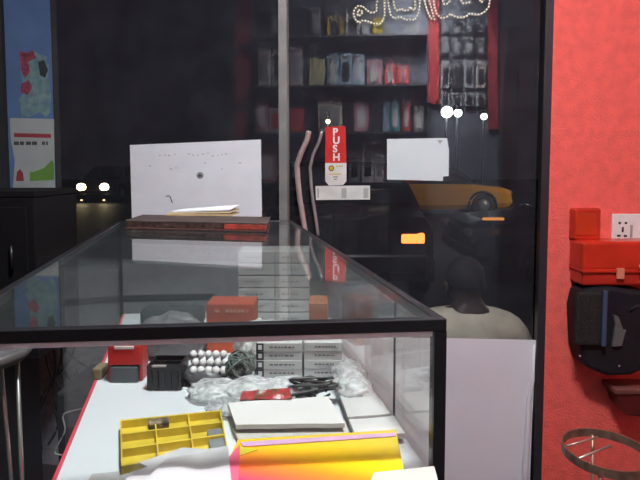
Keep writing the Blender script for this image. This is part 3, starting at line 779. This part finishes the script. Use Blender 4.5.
# red snack-like sleeve, dark crumpled film
c_ = onshelf(266, 408)
b = B().sheet([onshelf(243, 408)+UP*.018, onshelf(290, 407)+UP*.022, onshelf(292, 413)+UP*.015, onshelf(240, 413)+UP*.013], .0015, 14, 6, .002, 90, 2)
tag(b.build('red_wrapper', mat('red_wrapper', (.42, .035, .045), .35, col2=(.10, .06, .03), vscale=120)), 'small red and brown wrapper behind the white packets', 'wrapper')
c_ = onshelf(312, 404)
b = B(); rnd = random.Random(5)
for k in range(9):
    P = [c_+Vector((rnd.uniform(-.03, .03), rnd.uniform(-.014, .014), rnd.uniform(.012, .032))) for i in range(5)]
    b.tube(smooth(P, 5), .0016, 5)
tag(b.build('wire_tangle', mat('dark_grey_wire', (.07, .07, .07), .4)), 'tangle of dark grey wire beside the red wrapper', 'wire')

# yellow compartment tray
z0 = Zs+.0008
ytl, ytr, ybr, ybl = [atz(x, y, z0+.011) for x, y in ((120, 420), (221, 410), (228, 448), (121, 466))]
tr = empty('compartment_tray', (ytl+ybr)/2*1.0); tr.location.z = z0
ym = mat('yellow_plastic', (.70, .53, .05), .4, vary=.1, vscale=30)
def ty(u, v, z): 
    p = (ytl*(1-u)+ytr*u)*(1-v)+(ybl*(1-u)+ybr*u)*v; return Vector((p.x, p.y, z))
def trib(u0, u1, v0, v1, za, zb): return [ty(u0, v0, za), ty(u1, v0, za), ty(u1, v1, za), ty(u0, v1, za)], UP*(zb-za)
B().prism(*trib(0, 1, 0, 1, z0, z0+.0025)).build('floor', ym, tr)
b = B()
for v in (0, .325, .65, .975): b.prism(*trib(0, 1, v, v+.03, z0+.002, z0+.011))
for u in (0, .33, .66, .985): b.prism(*trib(u, u+.014, 0, 1, z0+.002, z0+.0108))
b.build('dividers', ym, tr)
B().prism(*trib(.83, .985, .42, .95, z0+.0026, z0+.008), .001).build('grey_part', mat('grey_metal_part', (.20, .22, .23), .4), tr)
B().prism(*trib(.27, .47, .04, .2, z0+.0026, z0+.0112), .001).build('worn_label', mat('worn_label', (.30, .22, .14), .7, vary=.3, vscale=150), tr)
tag(tr, 'yellow plastic compartment tray lying on the white shelf', 'tray')
# white papers over the tray
b = B().prism([atz(x, y, Zs+.0125) for x, y in ((139, 463), (160, 456), (182, 448), (205, 449.5), (228, 447), (233, 495), (118, 495), (130, 473), (148, 467))], UP*.0006)
b.sheet([atz(x, y, Zs+.0135) for x, y in ((168, 462), (228, 452), (232, 492), (140, 492))], .0006, 16, 10, .004, 30, 4)
tag(b.build('crumpled_paper', mat('shelf_paper', (.51, .51, .515), .75)), 'crumpled white paper over the front of the yellow tray', 'paper')
b = B().sheet([onshelf(92, 478)+UP*.001, onshelf(150, 472)+UP*.002, onshelf(150, 493)+UP*.001, onshelf(84, 493)+UP*.001], .0006, 14, 10, .003, 24, 6)
tag(b.build('crumpled_paper', mat('shelf_paper', (.64, .64, .635), .75)), 'white paper sheet at the very front left of the shelf', 'paper')
# white packets
def packet(name, pix, za, th_, m, label, amp=.001, seed=0, cat='packet'):
    q = [onshelf(x, y)+UP*za for x, y in pix]
    q = [atz(x, y, Zs+za) for x, y in pix]
    return tag(B().sheet(q, th_, 14, 8, amp, 22, seed).build(name, m), label, cat)
creamw = mat('warm_white_paper', (.50, .485, .44), .7, vary=.02)
packet('paper_packet', [(232, 430), (345, 424), (352, 447), (240, 447)], .002, .004, creamw, 'lower cream packet with dark writing behind the yellow sheet', .0008, 2)
packet('paper_packet', [(228, 408), (328, 402), (345, 429), (236, 431)], .010, .005, mat('white_packet', (.66, .655, .635), .7, vary=.02), 'white paper packet on top, in the middle of the shelf', .0015, 3)
e = bpy.data.objects['paper_packet']
b = B(); zz = Zs+.0082
x = 265
rn = random.Random(8)
while x < 311:
    l = rn.uniform(1.5, 4.5)
    if not 290 < x < 296: b.prism([atz(x, 438.6, zz), atz(x+l, 438.4, zz), atz(x+l, 440.2, zz), atz(x, 440.4, zz)], UP*.0004)
    x += l+.8
b.build('handwriting', mat('ink_brown', (.10, .04, .03), .7), e)
packet('paper_packet', [(335, 388), (366, 386), (390, 420), (348, 424)], .006, .005, mat('grey_packet', (.55, .55, .54), .6), 'greyish plastic packet at the right end of the shelf', .003, 5)
packet('paper_packet', [(349, 426), (394, 422), (405, 440), (355, 443)], .004, .006, mat('pale_packet', (.66, .655, .64), .6), 'pale flat packet between white packet and side glass', .002, 7)
# bright printed glossy sheet
m = bpy.data.materials.new('rainbow_print'); m.use_nodes = True; nt = m.node_tree; bs = nt.nodes['Principled BSDF']; bs.inputs['Roughness'].default_value = .25
tc = nt.nodes.new('ShaderNodeTexCoord'); mp = nt.nodes.new('ShaderNodeMapping'); nt.links.new(tc.outputs['Object'], mp.inputs['Vector'])
sx = nt.nodes.new('ShaderNodeSeparateXYZ'); nt.links.new(mp.outputs['Vector'], sx.inputs[0])
rp = nt.nodes.new('ShaderNodeValToRGB')
rot = .10
mth = nt.nodes.new('ShaderNodeMath'); mth.operation = 'MULTIPLY_ADD'; mth.inputs[1].default_value = .32; 
nt.links.new(sx.outputs['X'], mth.inputs[0]); nt.links.new(sx.outputs['Y'], mth.inputs[2])
mr = nt.nodes.new('ShaderNodeMapRange'); mr.inputs['From Min'].default_value = -.055; mr.inputs['From Max'].default_value = .05
nt.links.new(mth.outputs[0], mr.inputs['Value']); nt.links.new(mr.outputs['Result'], rp.inputs['Fac'])
els = rp.color_ramp.elements
els[0].position = 0; els[0].color = (.80, .05, .14, 1); els[1].position = 1; els[1].color = (.75, .55, .06, 1)
for p, c in ((.16, (.88, .13, .05)), (.32, (.90, .24, .02)), (.46, (.88, .44, .01)), (.62, (.88, .58, .01))):
    e_ = els.new(p); e_.color = (*c, 1)
nt.links.new(rp.outputs['Color'], bs.inputs['Base Color'])
rs_ = empty('rainbow_sheet', atz(312, 462, Zs+.012)); rs_.location.z = Zs+.001
q = [atz(x, y, Zs+.012) for x, y in ((238, 443), (396, 433), (404, 474), (402, 490), (226, 490), (228, 465))]
B().prism(q, UP*.004, .0008).build('sheet', m, rs_)
q2 = [atz(x, y, Zs+.0165) for x, y in ((240, 442.5), (395, 433), (396.5, 436.5), (244, 447))]
B().prism(q2, UP*.0006).build('lilac_border', mat('lilac_print', (.68, .42, .62), .3), rs_)
q3 = [atz(x, y, Zs+.0165) for x, y in ((225, 462), (240, 445), (238, 489), (222, 489))]
B().prism(q3, UP*.0006).build('pink_border', mat('pink_gloss', (.85, .13, .22), .3), rs_)
q5 = [atz(x, y, Zs+.0165) for x, y in ((240, 447), (258, 450), (240, 456))]
B().prism(q5, UP*.0006).build('lime_corner', mat('lime_gloss', (.62, .62, .03), .3), rs_)
b = B().box((q[0].lerp(q[3], .5).x, q[0].lerp(q[3], .5).y, Zs+.0065), (.12, .04, .0105)); b.build('backing', creamw, rs_)
tag(rs_, 'glossy yellow, orange and pink printed sheet at the front of the shelf', 'sheet')
packet('paper_packet', [(374, 478), (434, 472), (438, 487), (370, 488)], .018, .004, creamw, 'white packet edge at the front right corner of the shelf', .001, 9)

# ------------------------------------------------------------------ outside: street at night
GZ = -.06
asph = mat('asphalt', (.035, .033, .036), .55, bump=.3, bscale=20)
struct(B().box((0, 40, GZ-.05), (120, 74, .1)).build('road', asph))
struct(B().box((0, 2.85, -.10), (6, 1.4, .14)).build('veranda', mat('veranda_cement', (.03, .028, .032), .8)))
struct(B().box((0, 62, 25), (160, 1, 52)).build('building_far', mat('far_wall', (.75, .72, .78), .9)))
def sedan(name, col, place, heading, label, rear_lit=0, head_lit=0, group=None, roof=None):
    e = empty(name, (0, 0, 0))
    paint = mat('paint_'+name+'_%d' % len(bpy.data.objects), col, .3, coat=.5, vary=.02)
    # stations along x (front +): x, half width, z low, z belt
    stt = [(-2.15, .70, .42, .78), (-2.08, .80, .30, .90), (-1.6, .84, .24, .95), (-.9, .86, .22, .95), (0, .87, .21, .93), (.9, .86, .22, .92), (1.4, .84, .24, .86), (1.95, .80, .26, .80), (2.12, .74, .30, .74), (2.17, .66, .36, .68)]
    b = B(); t = bmesh.new(); rings = []
    for x, wd, zl, zb in stt:
        pr = [(-wd*.9, zl), (-wd, zl+.12), (-wd, zb-.14), (-wd*.9, zb-.02), (-wd*.5, zb+.015), (wd*.5, zb+.015), (wd*.9, zb-.02), (wd, zb-.14), (wd, zl+.12), (wd*.9, zl)]
        rings.append([t.verts.new((x, y, z)) for y, z in pr])
    for i in range(len(rings)-1):
        for k in range(10): t.faces.new((rings[i][k], rings[i][(k+1) % 10], rings[i+1][(k+1) % 10], rings[i+1][k]))
    t.faces.new(rings[0]); t.faces.new(rings[-1][::-1]); bmesh.ops.recalc_face_normals(t, faces=t.faces[:])
    b._merge(t); b.build('body', paint, e)
    # roof and pillars
    b = B(); t = bmesh.new(); rg = []
    for x, wd, z in ((-1.55, .78, .93), (-1.0, .64, 1.38), (-.6, .62, 1.43), (.1, .62, 1.43), (.45, .64, 1.36), (1.1, .78, .90)):
        rg.append([t.verts.new((x, -.80, .90)), t.verts.new((x, -wd, z)), t.verts.new((x, -wd*.5, z+.02)), t.verts.new((x, wd*.5, z+.02)), t.verts.new((x, wd, z)), t.verts.new((x, .80, .90))])
    for i in range(len(rg)-1):
        for k in range(6): t.faces.new((rg[i][k], rg[i][(k+1) % 6], rg[i+1][(k+1) % 6], rg[i+1][k]))
    t.faces.new(rg[0]); t.faces.new(rg[-1][::-1]); bmesh.ops.recalc_face_normals(t, faces=t.faces[:])
    b._merge(t); b.build('roof', mat('dark_roof', roof, .3) if roof else paint, e)
    gm_ = mat('car_window', (.01, .011, .013), .1, spec=.6)
    for sy in (-1, 1):
        for pts in ([(-1.15, .99), (-.85, 1.33), (-.30, 1.37), (-.30, .97)], [(-.2, .97), (-.2, 1.37), (.35, 1.31), (.78, .97)]):
            B().prism([(x, sy*(.808-(z-.9)*.335), z) for x, z in pts], (0, sy*.012, 0)).build('side_window', gm_, e)
        for x in (-1.38, 1.32):
            wh = B().lathe([(.30, -.09), (.32, -.06), (.32, .06), (.28, .095), (.19, .085), (.17, .06), (.0001, .07)], (x, sy*.78, .32), (0, sy, 0), 28).build('wheel', mat('tyre', (.012, .012, .013), .7), e)
            B().lathe([(.185, 0), (.185, .012), (.05, .02), (.0001, .02)], (x, sy*.853, .32), (0, sy, 0), 20).build('hub_cap', mat('hub_grey', (.3, .29, .3), .4, .6), wh)
            B().tube([(x+.37*math.cos(a), sy*.855, .32+.37*math.sin(a)) for a in [k*PI/12 for k in range(-1, 14)]], .035, 6).build('wheel_arch', mat('arch_black', (.012, .012, .012), .6), e)
    B().prism([(.62, -.6, 1.30), (.62, .6, 1.30), (1.12, .68, .93), (1.12, -.68, .93)], (.03, 0, .02)).build('windscreen', gm_, e)
    B().prism([(-1.12, -.58, 1.32), (-1.12, .58, 1.32), (-1.55, .68, .97), (-1.55, -.68, .97)], (-.03, 0, .02)).build('rear_window', gm_, e)
    B().box((2.14, 0, .42), (.10, 1.36, .14), bev=.03).build('bumper', paint, e)
    B().box((-2.12, 0, .48), (.14, 1.46, .18), bev=.03).build('bumper', paint, e)
    for sy in (-1, 1):
        lit = head_lit
        B().ball((2.16, sy*(.43 if lit else .52), .60 if lit else .66), (.07, .19, .15) if lit else (.06, .13, .075), 2).build('headlight', lamp('headlight_warm', (1, .80, .42), 14) if lit else mat('lens_grey', (.25, .25, .25), .2), e)
        on = rear_lit and (sy == rear_lit or rear_lit == 2)
        B().box((-2.11, sy*.60, .70), (.09, .22, .10), bev=.02).build('tail_light', lamp('tail_amber', (1, .22, .04), 3.2) if on else mat('lens_red', (.08, .006, .006), .2), e)
        if head_lit: B().ball((2.20, sy*.42, .10), (.04, .05, .03), 2).build('road_glint', lamp('glint_warm', (1, .75, .4), 2.2), e)  # glowing ball stands in for the headlight's reflection on the wet road
    e.location = place; e.rotation_euler = (0, 0, heading)
    tag(e, label, 'car', group); return e
def ground(px, Y): p = at(px, 200, Y); return (p.x, Y, GZ)
px_ = ground(447, 17)
sedan('yellow_car', (.72, .34, .03), (at(513, 195, 14).x-2.15, 14.8, GZ), 0, 'yellow car with a dark roof crossing the dark street behind the glass door', roof=(.02, .018, .018))
sedan('dark_car', (.012, .011, .014), (at(413, 238, 4.6).x-.60, 4.6+2.16, GZ), PI/2, 'dark car seen from behind with one glowing red tail light', rear_lit=-1)
sedan('dark_car', (.013, .011, .015), (at(446, 210, 5.5).x+2.50, 6.36, GZ), PI, 'dark parked car at right before the yellow car, amber lamp lit', rear_lit=0)
amb = at(494, 220.5, 5.5); bpy.data.objects['dark_car.001'].scale.z = .91
ob = bpy.data.objects['dark_car.001']
q_ = Matrix.Rotation(-PI, 4, 'Z') @ (amb-ob.location)                      # into the car's own frame
ab = B().box((0, 0, -.012), (.23, .03, .032), bev=.008)
me_o = ab.build('side_lamp', lamp('amber_lamp', (1, .36, .08), .75)); me_o.parent = ob; me_o.location = (q_.x, .835, q_.z/.91)
sedan('oncoming_car', (.05, .045, .04), (at(91, 200, 20).x, 22.1, GZ), -PI/2+.05, 'oncoming car with two bright warm headlights left of the white notice', head_lit=1)
# street lamps across the road
def street_lamp(px, py, Y, r, col, s, label):
    p = at(px, py, Y); e = empty('street_lamp', (p.x, Y+.1, GZ))
    B().tube([(p.x, Y+.1, GZ), (p.x, Y+.1, p.z+.35)], .05, 8).build('pole', mat('lamp_pole', (.06, .06, .07), .5), e)
    B().tube([(p.x, Y+.1, p.z+.3), (p.x, Y, p.z+.3)], .035, 8).build('arm', mat('lamp_pole', (.06, .06, .07)), e)
    B().lathe([(.03, .3), (.06, .22), (r*.8, r*.8)], (p.x, Y, p.z), n=16).build('lamp_holder', mat('lamp_pole', (.06, .06, .07)), e)
    B().ball((p.x, Y, p.z), r, 3).build('lamp_globe', lamp('globe_%d_%d' % (px, py), col, s), e)
    tag(e, label, 'street lamp')
street_lamp(447, 112, 22, .24, (.9, 1, 1), 10, 'brightest white street lamp, left of the three above the yellow car')
street_lamp(458, 113, 22, .17, (.9, 1, 1), 6, 'white street lamp in the middle of the three above the yellow car')
street_lamp(484, 116.5, 22, .14, (.9, 1, 1), 5, 'white street lamp at the right of the three above the yellow car')
street_lamp(328, 121.5, 20, .09, (1, .9, .55), 4, 'single warm street lamp just above the PUSH sticker')
point('street_fill', (8.0, 11.0, 2.4), 300, (1, .9, .75), .3)  # added fill without a fitting, to brighten the yellow car

# ------------------------------------------------------------------ person sitting outside behind the poster
def skin(name, pts, edges, radii, m, parent, root=0, sub=2):
    me = bpy.data.meshes.new(name); o0 = base_of(parent)
    me.from_pydata([Vector(p)-o0 for p in pts], edges, [])
    o = bpy.data.objects.new(name, me); COL.objects.link(o)
    md = o.modifiers.new('skin', 'SKIN'); md.use_smooth_shade = True
    for i, r in enumerate(radii):
        me.skin_vertices[0].data[i].radius = r if isinstance(r, tuple) else (r, r)
    me.skin_vertices[0].data[root].use_root = True
    ss = o.modifiers.new('sub', 'SUBSURF'); ss.levels = sub; ss.render_levels = sub
    dg = bpy.context.evaluated_depsgraph_get(); new = bpy.data.meshes.new_from_object(o.evaluated_get(dg))
    o.modifiers.clear(); o.data = new; new.materials.clear(); new.materials.append(m)
    o.parent = parent; o.location = (0, 0, 0); return o
Yp = 2.36
hd = at(465, 285, Yp)
pe = empty('person', (hd.x, Yp+.1, -.03))
X0 = hd.x+.015
def P(dx, dy, z): return (X0+dx, Yp+dy, z)
zsh = hd.z-.118; zh = zsh-.46
pts = [P(.02, .02, zh), P(.02, 0, zh+.18), P(.01, -.01, zsh-.12), P(.005, .0, zsh-.01), P(0, .01, zsh+.055), P(-.01, .015, hd.z-.03), P(-.012, .02, hd.z+.055),
       P(-.19, 0, zsh-.03), P(-.25, .06, zsh-.28), P(-.17, .27, zsh-.38), P(-.13, .34, zsh-.40),
       P(.20, 0, zsh-.05), P(.28, .06, zsh-.29), P(.20, .27, zsh-.38), P(.15, .34, zsh-.40),
       P(-.10, .06, zh-.01), P(-.15, .45, zh+.03), P(-.15, .47, zh-.33), P(-.15, .58, zh-.40),
       P(.13, .06, zh-.01), P(.18, .45, zh+.03), P(.18, .47, zh-.33), P(.18, .58, zh-.40)]
edg = [(0, 1), (1, 2), (2, 3), (3, 4), (4, 5), (5, 6), (3, 7), (7, 8), (8, 9), (9, 10), (3, 11), (11, 12), (12, 13), (13, 14), (0, 15), (15, 16), (16, 17), (17, 18), (0, 19), (19, 20), (20, 21), (21, 22)]
rad = [(.12, .10), (.11, .09), (.10, .08), (.05, .05), .05, (.078, .095), (.07, .085), .03, .034, .038, .035, .03, .034, .034, .033, .085, .065, .05, .035, .085, .065, .05, .035]
skin('body', pts, edg, rad, mat('dark_skin', (.045, .026, .02), .5), pe)
# hair cap
B().ball(Vector(P(-.012, .012, hd.z+.035)), (.088, .104, .098), 3, .03, 6, 2, -.045).build('hair', mat('black_hair', (.007, .0065, .007), .8, bump=.6, bscale=200), pe)
for sy in (-1, 1): B().ball(Vector(P(-.012+sy*.086, .02, hd.z-.01)), (.014, .022, .032), 2).build('ear', mat('dark_skin', (.045, .026, .02)), pe)
si = [0, 1, 2, 3, 7, 8, 11, 12]; mp_ = {v: i for i, v in enumerate(si)}
sr = [(.165, .135), (.17, .13), (.185, .135), (.145, .12), .085, .07, .085, .07]
cl = skin('shirt', [pts[i] for i in si], [(mp_[a], mp_[b]) for a, b in edg if a in mp_ and b in mp_], sr, mat('cream_shirt', (.62, .58, .46), .8, bump=.4, bscale=25), pe)
ti = [0, 15, 16, 17, 19, 20, 21]; mt = {v: i for i, v in enumerate(ti)}
skin('trousers', [pts[i] for i in ti], [(mt[a], mt[b]) for a, b in edg if a in mt and b in mt], [(.16, .14), .1, .08, .065, .1, .08, .065], mat('dark_trousers', (.02, .02, .03), .8), pe)
hb_ = B()
for sx in (-1, 1):                                                        # hands resting in the lap, five fingers each
    w_ = Vector(pts[10] if sx < 0 else pts[14])
    hb_.ball(w_+Vector((-sx*.01, .05, -.008)), (.036, .048, .016), 2)
    for k in range(4):
        f0 = w_+Vector((-sx*.01+(k-1.5)*.018, .09, -.006)); l_ = (.036, .044, .047, .038)[k]
        hb_.tube([f0, f0+Vector((0, l_, -.006)), f0+Vector((0, l_*1.6, -.026))], [.0085, .008, .006], 8)
    f0 = w_+Vector((-sx*.04, .03, 0)); hb_.tube([f0, f0+Vector((-sx*.022, .028, -.004)), f0+Vector((-sx*.026, .056, -.012))], [.010, .009, .007], 8)
hb_.build('hands', mat('dark_skin', (.045, .026, .02)), pe)
tag(pe, 'seated person seen from behind in a cream shirt outside the glass door', 'person')
sto = empty('low_stool', (X0+.02, Yp+.06, -.03))
zs_ = zh-.19
B().box((X0+.02, Yp+.08, zs_-.02), (.36, .30, .04), bev=.01).build('seat', mat('stool_wood', (.08, .05, .03), .6), sto)
for dx in (-.14, .14):
    for dy in (-.1, .1): B().box((X0+.02+dx, Yp+.08+dy, (zs_-.04-.03)/2), (.035, .035, max(.03, zs_-.04+.03))).build('leg', mat('stool_wood', (.08, .05, .03)), sto)
tag(sto, 'low wooden stool under the seated person in the cream shirt', 'stool')

# ------------------------------------------------------------------ goods on the wall behind the camera (seen in the glass)
def shelf_board(x0, x1, y, label):
    q = [bk(x0, y), bk(x1, y), bk(x1, y, .2), bk(x0, y, .2)]
    z = (q[0].z+q[1].z)/2
    for p in q: p.z = z
    tag(B().prism(q, -UP*.018).build('wall_shelf', mat('shelf_dark', (.08, .08, .095), .5)), label, 'shelf')
    return z
zA = shelf_board(252, 427, 40, 'upper dark shelf of wall goods reflected in the glass')
zB = shelf_board(252, 427, 88, 'middle dark shelf of wall goods reflected in the glass')
zC = shelf_board(252, 427, 133, 'lower dark shelf of wall goods reflected in the glass')
zD = shelf_board(252, 427, 182, 'lowest dark shelf of wall goods reflected in the glass')
WM = {}
def gcol(c):
    k = 'pack_%02x%02x%02x' % tuple(int(v*255) for v in c)
    return mat(k, c, .5, vary=.1, vscale=30)
W_ = (.85, .85, .85); PW = (.75, .72, .60); PY_ = (.70, .66, .38); BL = (.35, .50, .66); RD = (.75, .05, .05); PK = (.62, .28, .32); TL = (.05, .42, .48); BK_ = (.02, .02, .025); YL = (.75, .55, .05); GY = (.4, .42, .45)
NUM = {}
def pack(x0, x1, ytop, zf, col, desc, row, depth=.06, ybot=None, inset=None, hang=False):
    """a pack standing on a shelf (zf) or hanging on the wall (ybot given)"""
    a, c = bk(x0, ytop, .1 if not hang else .03), bk(x1, ytop, .1 if not hang else .03)
    z1 = a.z; z0 = zf+.0005 if ybot is None else bk(x0, ybot, .03).z
    a.z = c.z = z0
    e = empty('goods_pack', (a+c)/2)
    B().prism([a, c, c+UP*(z1-z0), a+UP*(z1-z0)], BN*(depth if not hang else .025), .002).build('pack', gcol(col), e)
    if inset:
        u = c-a; hgt = z1-z0
        B().prism([a+u*.22+UP*hgt*.15, a+u*.78+UP*hgt*.15, a+u*.78+UP*hgt*.72, a+u*.22+UP*hgt*.72], -BN*.006).build('product', gcol(inset), e)
        B().prism([a+u*.12+UP*hgt*.80, a+u*.88+UP*hgt*.80, a+u*.88+UP*hgt*.93, a+u*.12+UP*hgt*.93], -BN*.002).build('header', gcol((.30, .30, .33)), e)
    if hang:
        m_ = (a+c)/2+UP*(z1-z0+.004)
        B().tube([m_+BN*.028, m_-BN*.02], .003, 6).build('hook', mat('hook_grey', (.4, .4, .4), .4, .7), e)
    tag(e, '%s, %s' % (desc, row), 'pack', 'goods packs reflected in the glass'); return e
rA, rB_, rC = 'on the upper shelf in the reflection', 'on the middle shelf in the reflection', 'on the lower shelf in the reflection'
for x0, x1, yt, c, d, ins in ((268, 283, 6, BK_, 'black box left of the mullion', GY), (290, 306, 8, BK_, 'black box right of the mullion', None), (308, 324, 4, BK_, 'black rounded box', GY), (327, 344, 16, YL, 'yellow pack', BK_), (346, 360, 12, W_, 'white pack with dark product', BK_), (362, 371, 20, GY, 'narrow grey pack', None), (373, 383, 18, YL, 'small yellow box', None), (404, 420, 22, W_, 'white pack with a grey product', GY)):
    pack(x0, x1, yt, zA, c, d, rA, inset=ins)
for x0, x1, yt, c, d, ins in ((258, 271, 42, W_, 'pale pack at the far left', GY), (272, 284, 42, PW, 'pale pack next to the mullion', BK_), (290, 302, 45, W_, 'pale pack right of the mullion', GY), (309, 325, 58, PY_, 'pale yellow pack', None),
                              (327, 339, 53, BL, 'light blue pack, first of three', W_), (340, 352, 53, BL, 'light blue pack, second of three', BK_), (353, 365, 54, BL, 'light blue pack, third of three', W_), (367, 382, 60, PK, 'pinkish pack', W_), (385, 396, 64, RD, 'red pack, left of two', W_), (397, 409, 65, RD, 'red pack, right of two', PK)):
    pack(x0, x1, yt, zB, c, d, rB_, inset=ins)
for x0, x1, yt, c, d, ins in ((255, 268, 96, PK, 'dull pink pack at the far left', W_), (269, 281, 108, W_, 'small white pack', RD), (290, 304, 108, RD, 'red box right of the mullion', None), (318, 329, 96, PW, 'pale pack, first of two alike', GY), (330, 342, 98, PW, 'pale pack, second of two alike', GY), (344, 353, 98, BK_, 'black pack', None), (354, 369, 98, PK, 'pale pink pack', W_), (371, 381, 100, BK_, 'black pack beside the teal one', None), (383, 390, 102, BL, 'narrow blue pack', None), (391, 400, 100, TL, 'teal pack', W_), (402, 411, 98, RD, 'small red pack', W_), (414, 424, 106, GY, 'grey pack at the right end', W_)):
    pack(x0, x1, yt, zC, c, d, rC, inset=ins)
for x0, x1, yt, c, d, ins in ((258, 276, 146, PK, 'dull pink pack', W_), (290, 300, 150, BK_, 'black pack', GY), (349, 360, 146, GY, 'grey pack', BK_), (362, 374, 142, W_, 'white pack with dark product', BK_), (375, 384, 140, W_, 'white pack with grey product', GY), (388, 402, 146, BL, 'blue pack', W_), (405, 420, 150, RD, 'red pack', W_)):
    pack(x0, x1, yt, zD, c, d, 'on the lowest shelf in the reflection', inset=ins)
# second bay: packs on hooks
for r_, (yt, yb) in enumerate(((22, 34), (36, 56), (60, 88), (92, 106))):
    for i in range(4):
        x0 = 441+i*12
        c = (BK_, (.06, .06, .07), W_, GY)[r_]; ins = (GY, GY, BK_, BK_)[r_]
        if r_ == 2: c = ((.5, .5, .52), BK_, (.45, .46, .48), (.5, .48, .46))[i]
        pack(x0, x0+9, yt+1.2*(i % 2), 0, c, '%s pack' % ('small black', 'black', 'grey blister', 'low grey')[r_], '%s of its hook row right of the red strip in the reflection' % ('first', 'second', 'third', 'last')[i], ybot=yb, inset=ins, hang=True)
# dark wardrobe at the right end of that wall
wa = empty('wardrobe', wallpt(516, 0, .1))
q = [wallpt(500, .02, .02), wallpt(533, .02, .02), bk(533, 30, .02), bk(500, 30, .02)]
q[2].z = q[3].z = min(2.4, q[2].z)
B().prism(q, -BN*.2, .004).build('body', mat('wardrobe_brown', (.05, .03, .03), .5), wa)
for x0, x1 in ((502, 515), (518, 531)):
    qq = [wallpt(x0, .15, .222), wallpt(x1, .15, .222), wallpt(x1, 2.1, .222), wallpt(x0, 2.1, .222)]
    dd = B().prism(qq, -BN*.012, .002).build('door', mat('wardrobe_door', (.06, .035, .038), .4), wa)
tag(wa, 'dark wardrobe at the right end of the wall reflected in the glass', 'wardrobe')
# fittings for the ceiling light and the added light on the goods wall
for x, y, z, a, lb in ((.22, .38, 2.87, 0, 'square white ceiling lamp above the counter'), (.25, -.10, 2.82, -48, 'added tilted square white lamp brightening the goods wall')):
    e = empty('ceiling_lamp', (0, 0, 0))
    B().box((0, 0, .04), (.40, .40, .08), bev=.01).build('housing', mat('lamp_white', (.8, .8, .8), .4), e)
    B().box((0, 0, -.004), (.33, .33, .012), bev=.003).build('diffuser', lamp('lamp_diffuser', (.97, .98, 1), 6), e)
    if a: B().tube([(0, 0, .08), (0, .06, .13)], .012, 8).build('bracket', mat('lamp_white', (.8, .8, .8)), e)
    e.location = (x, y, z); e.rotation_euler = (math.radians(a), 0, 0)
    if a: e.location = (x, y+.005, z+.005)
    tag(e, lb, 'ceiling lamp')
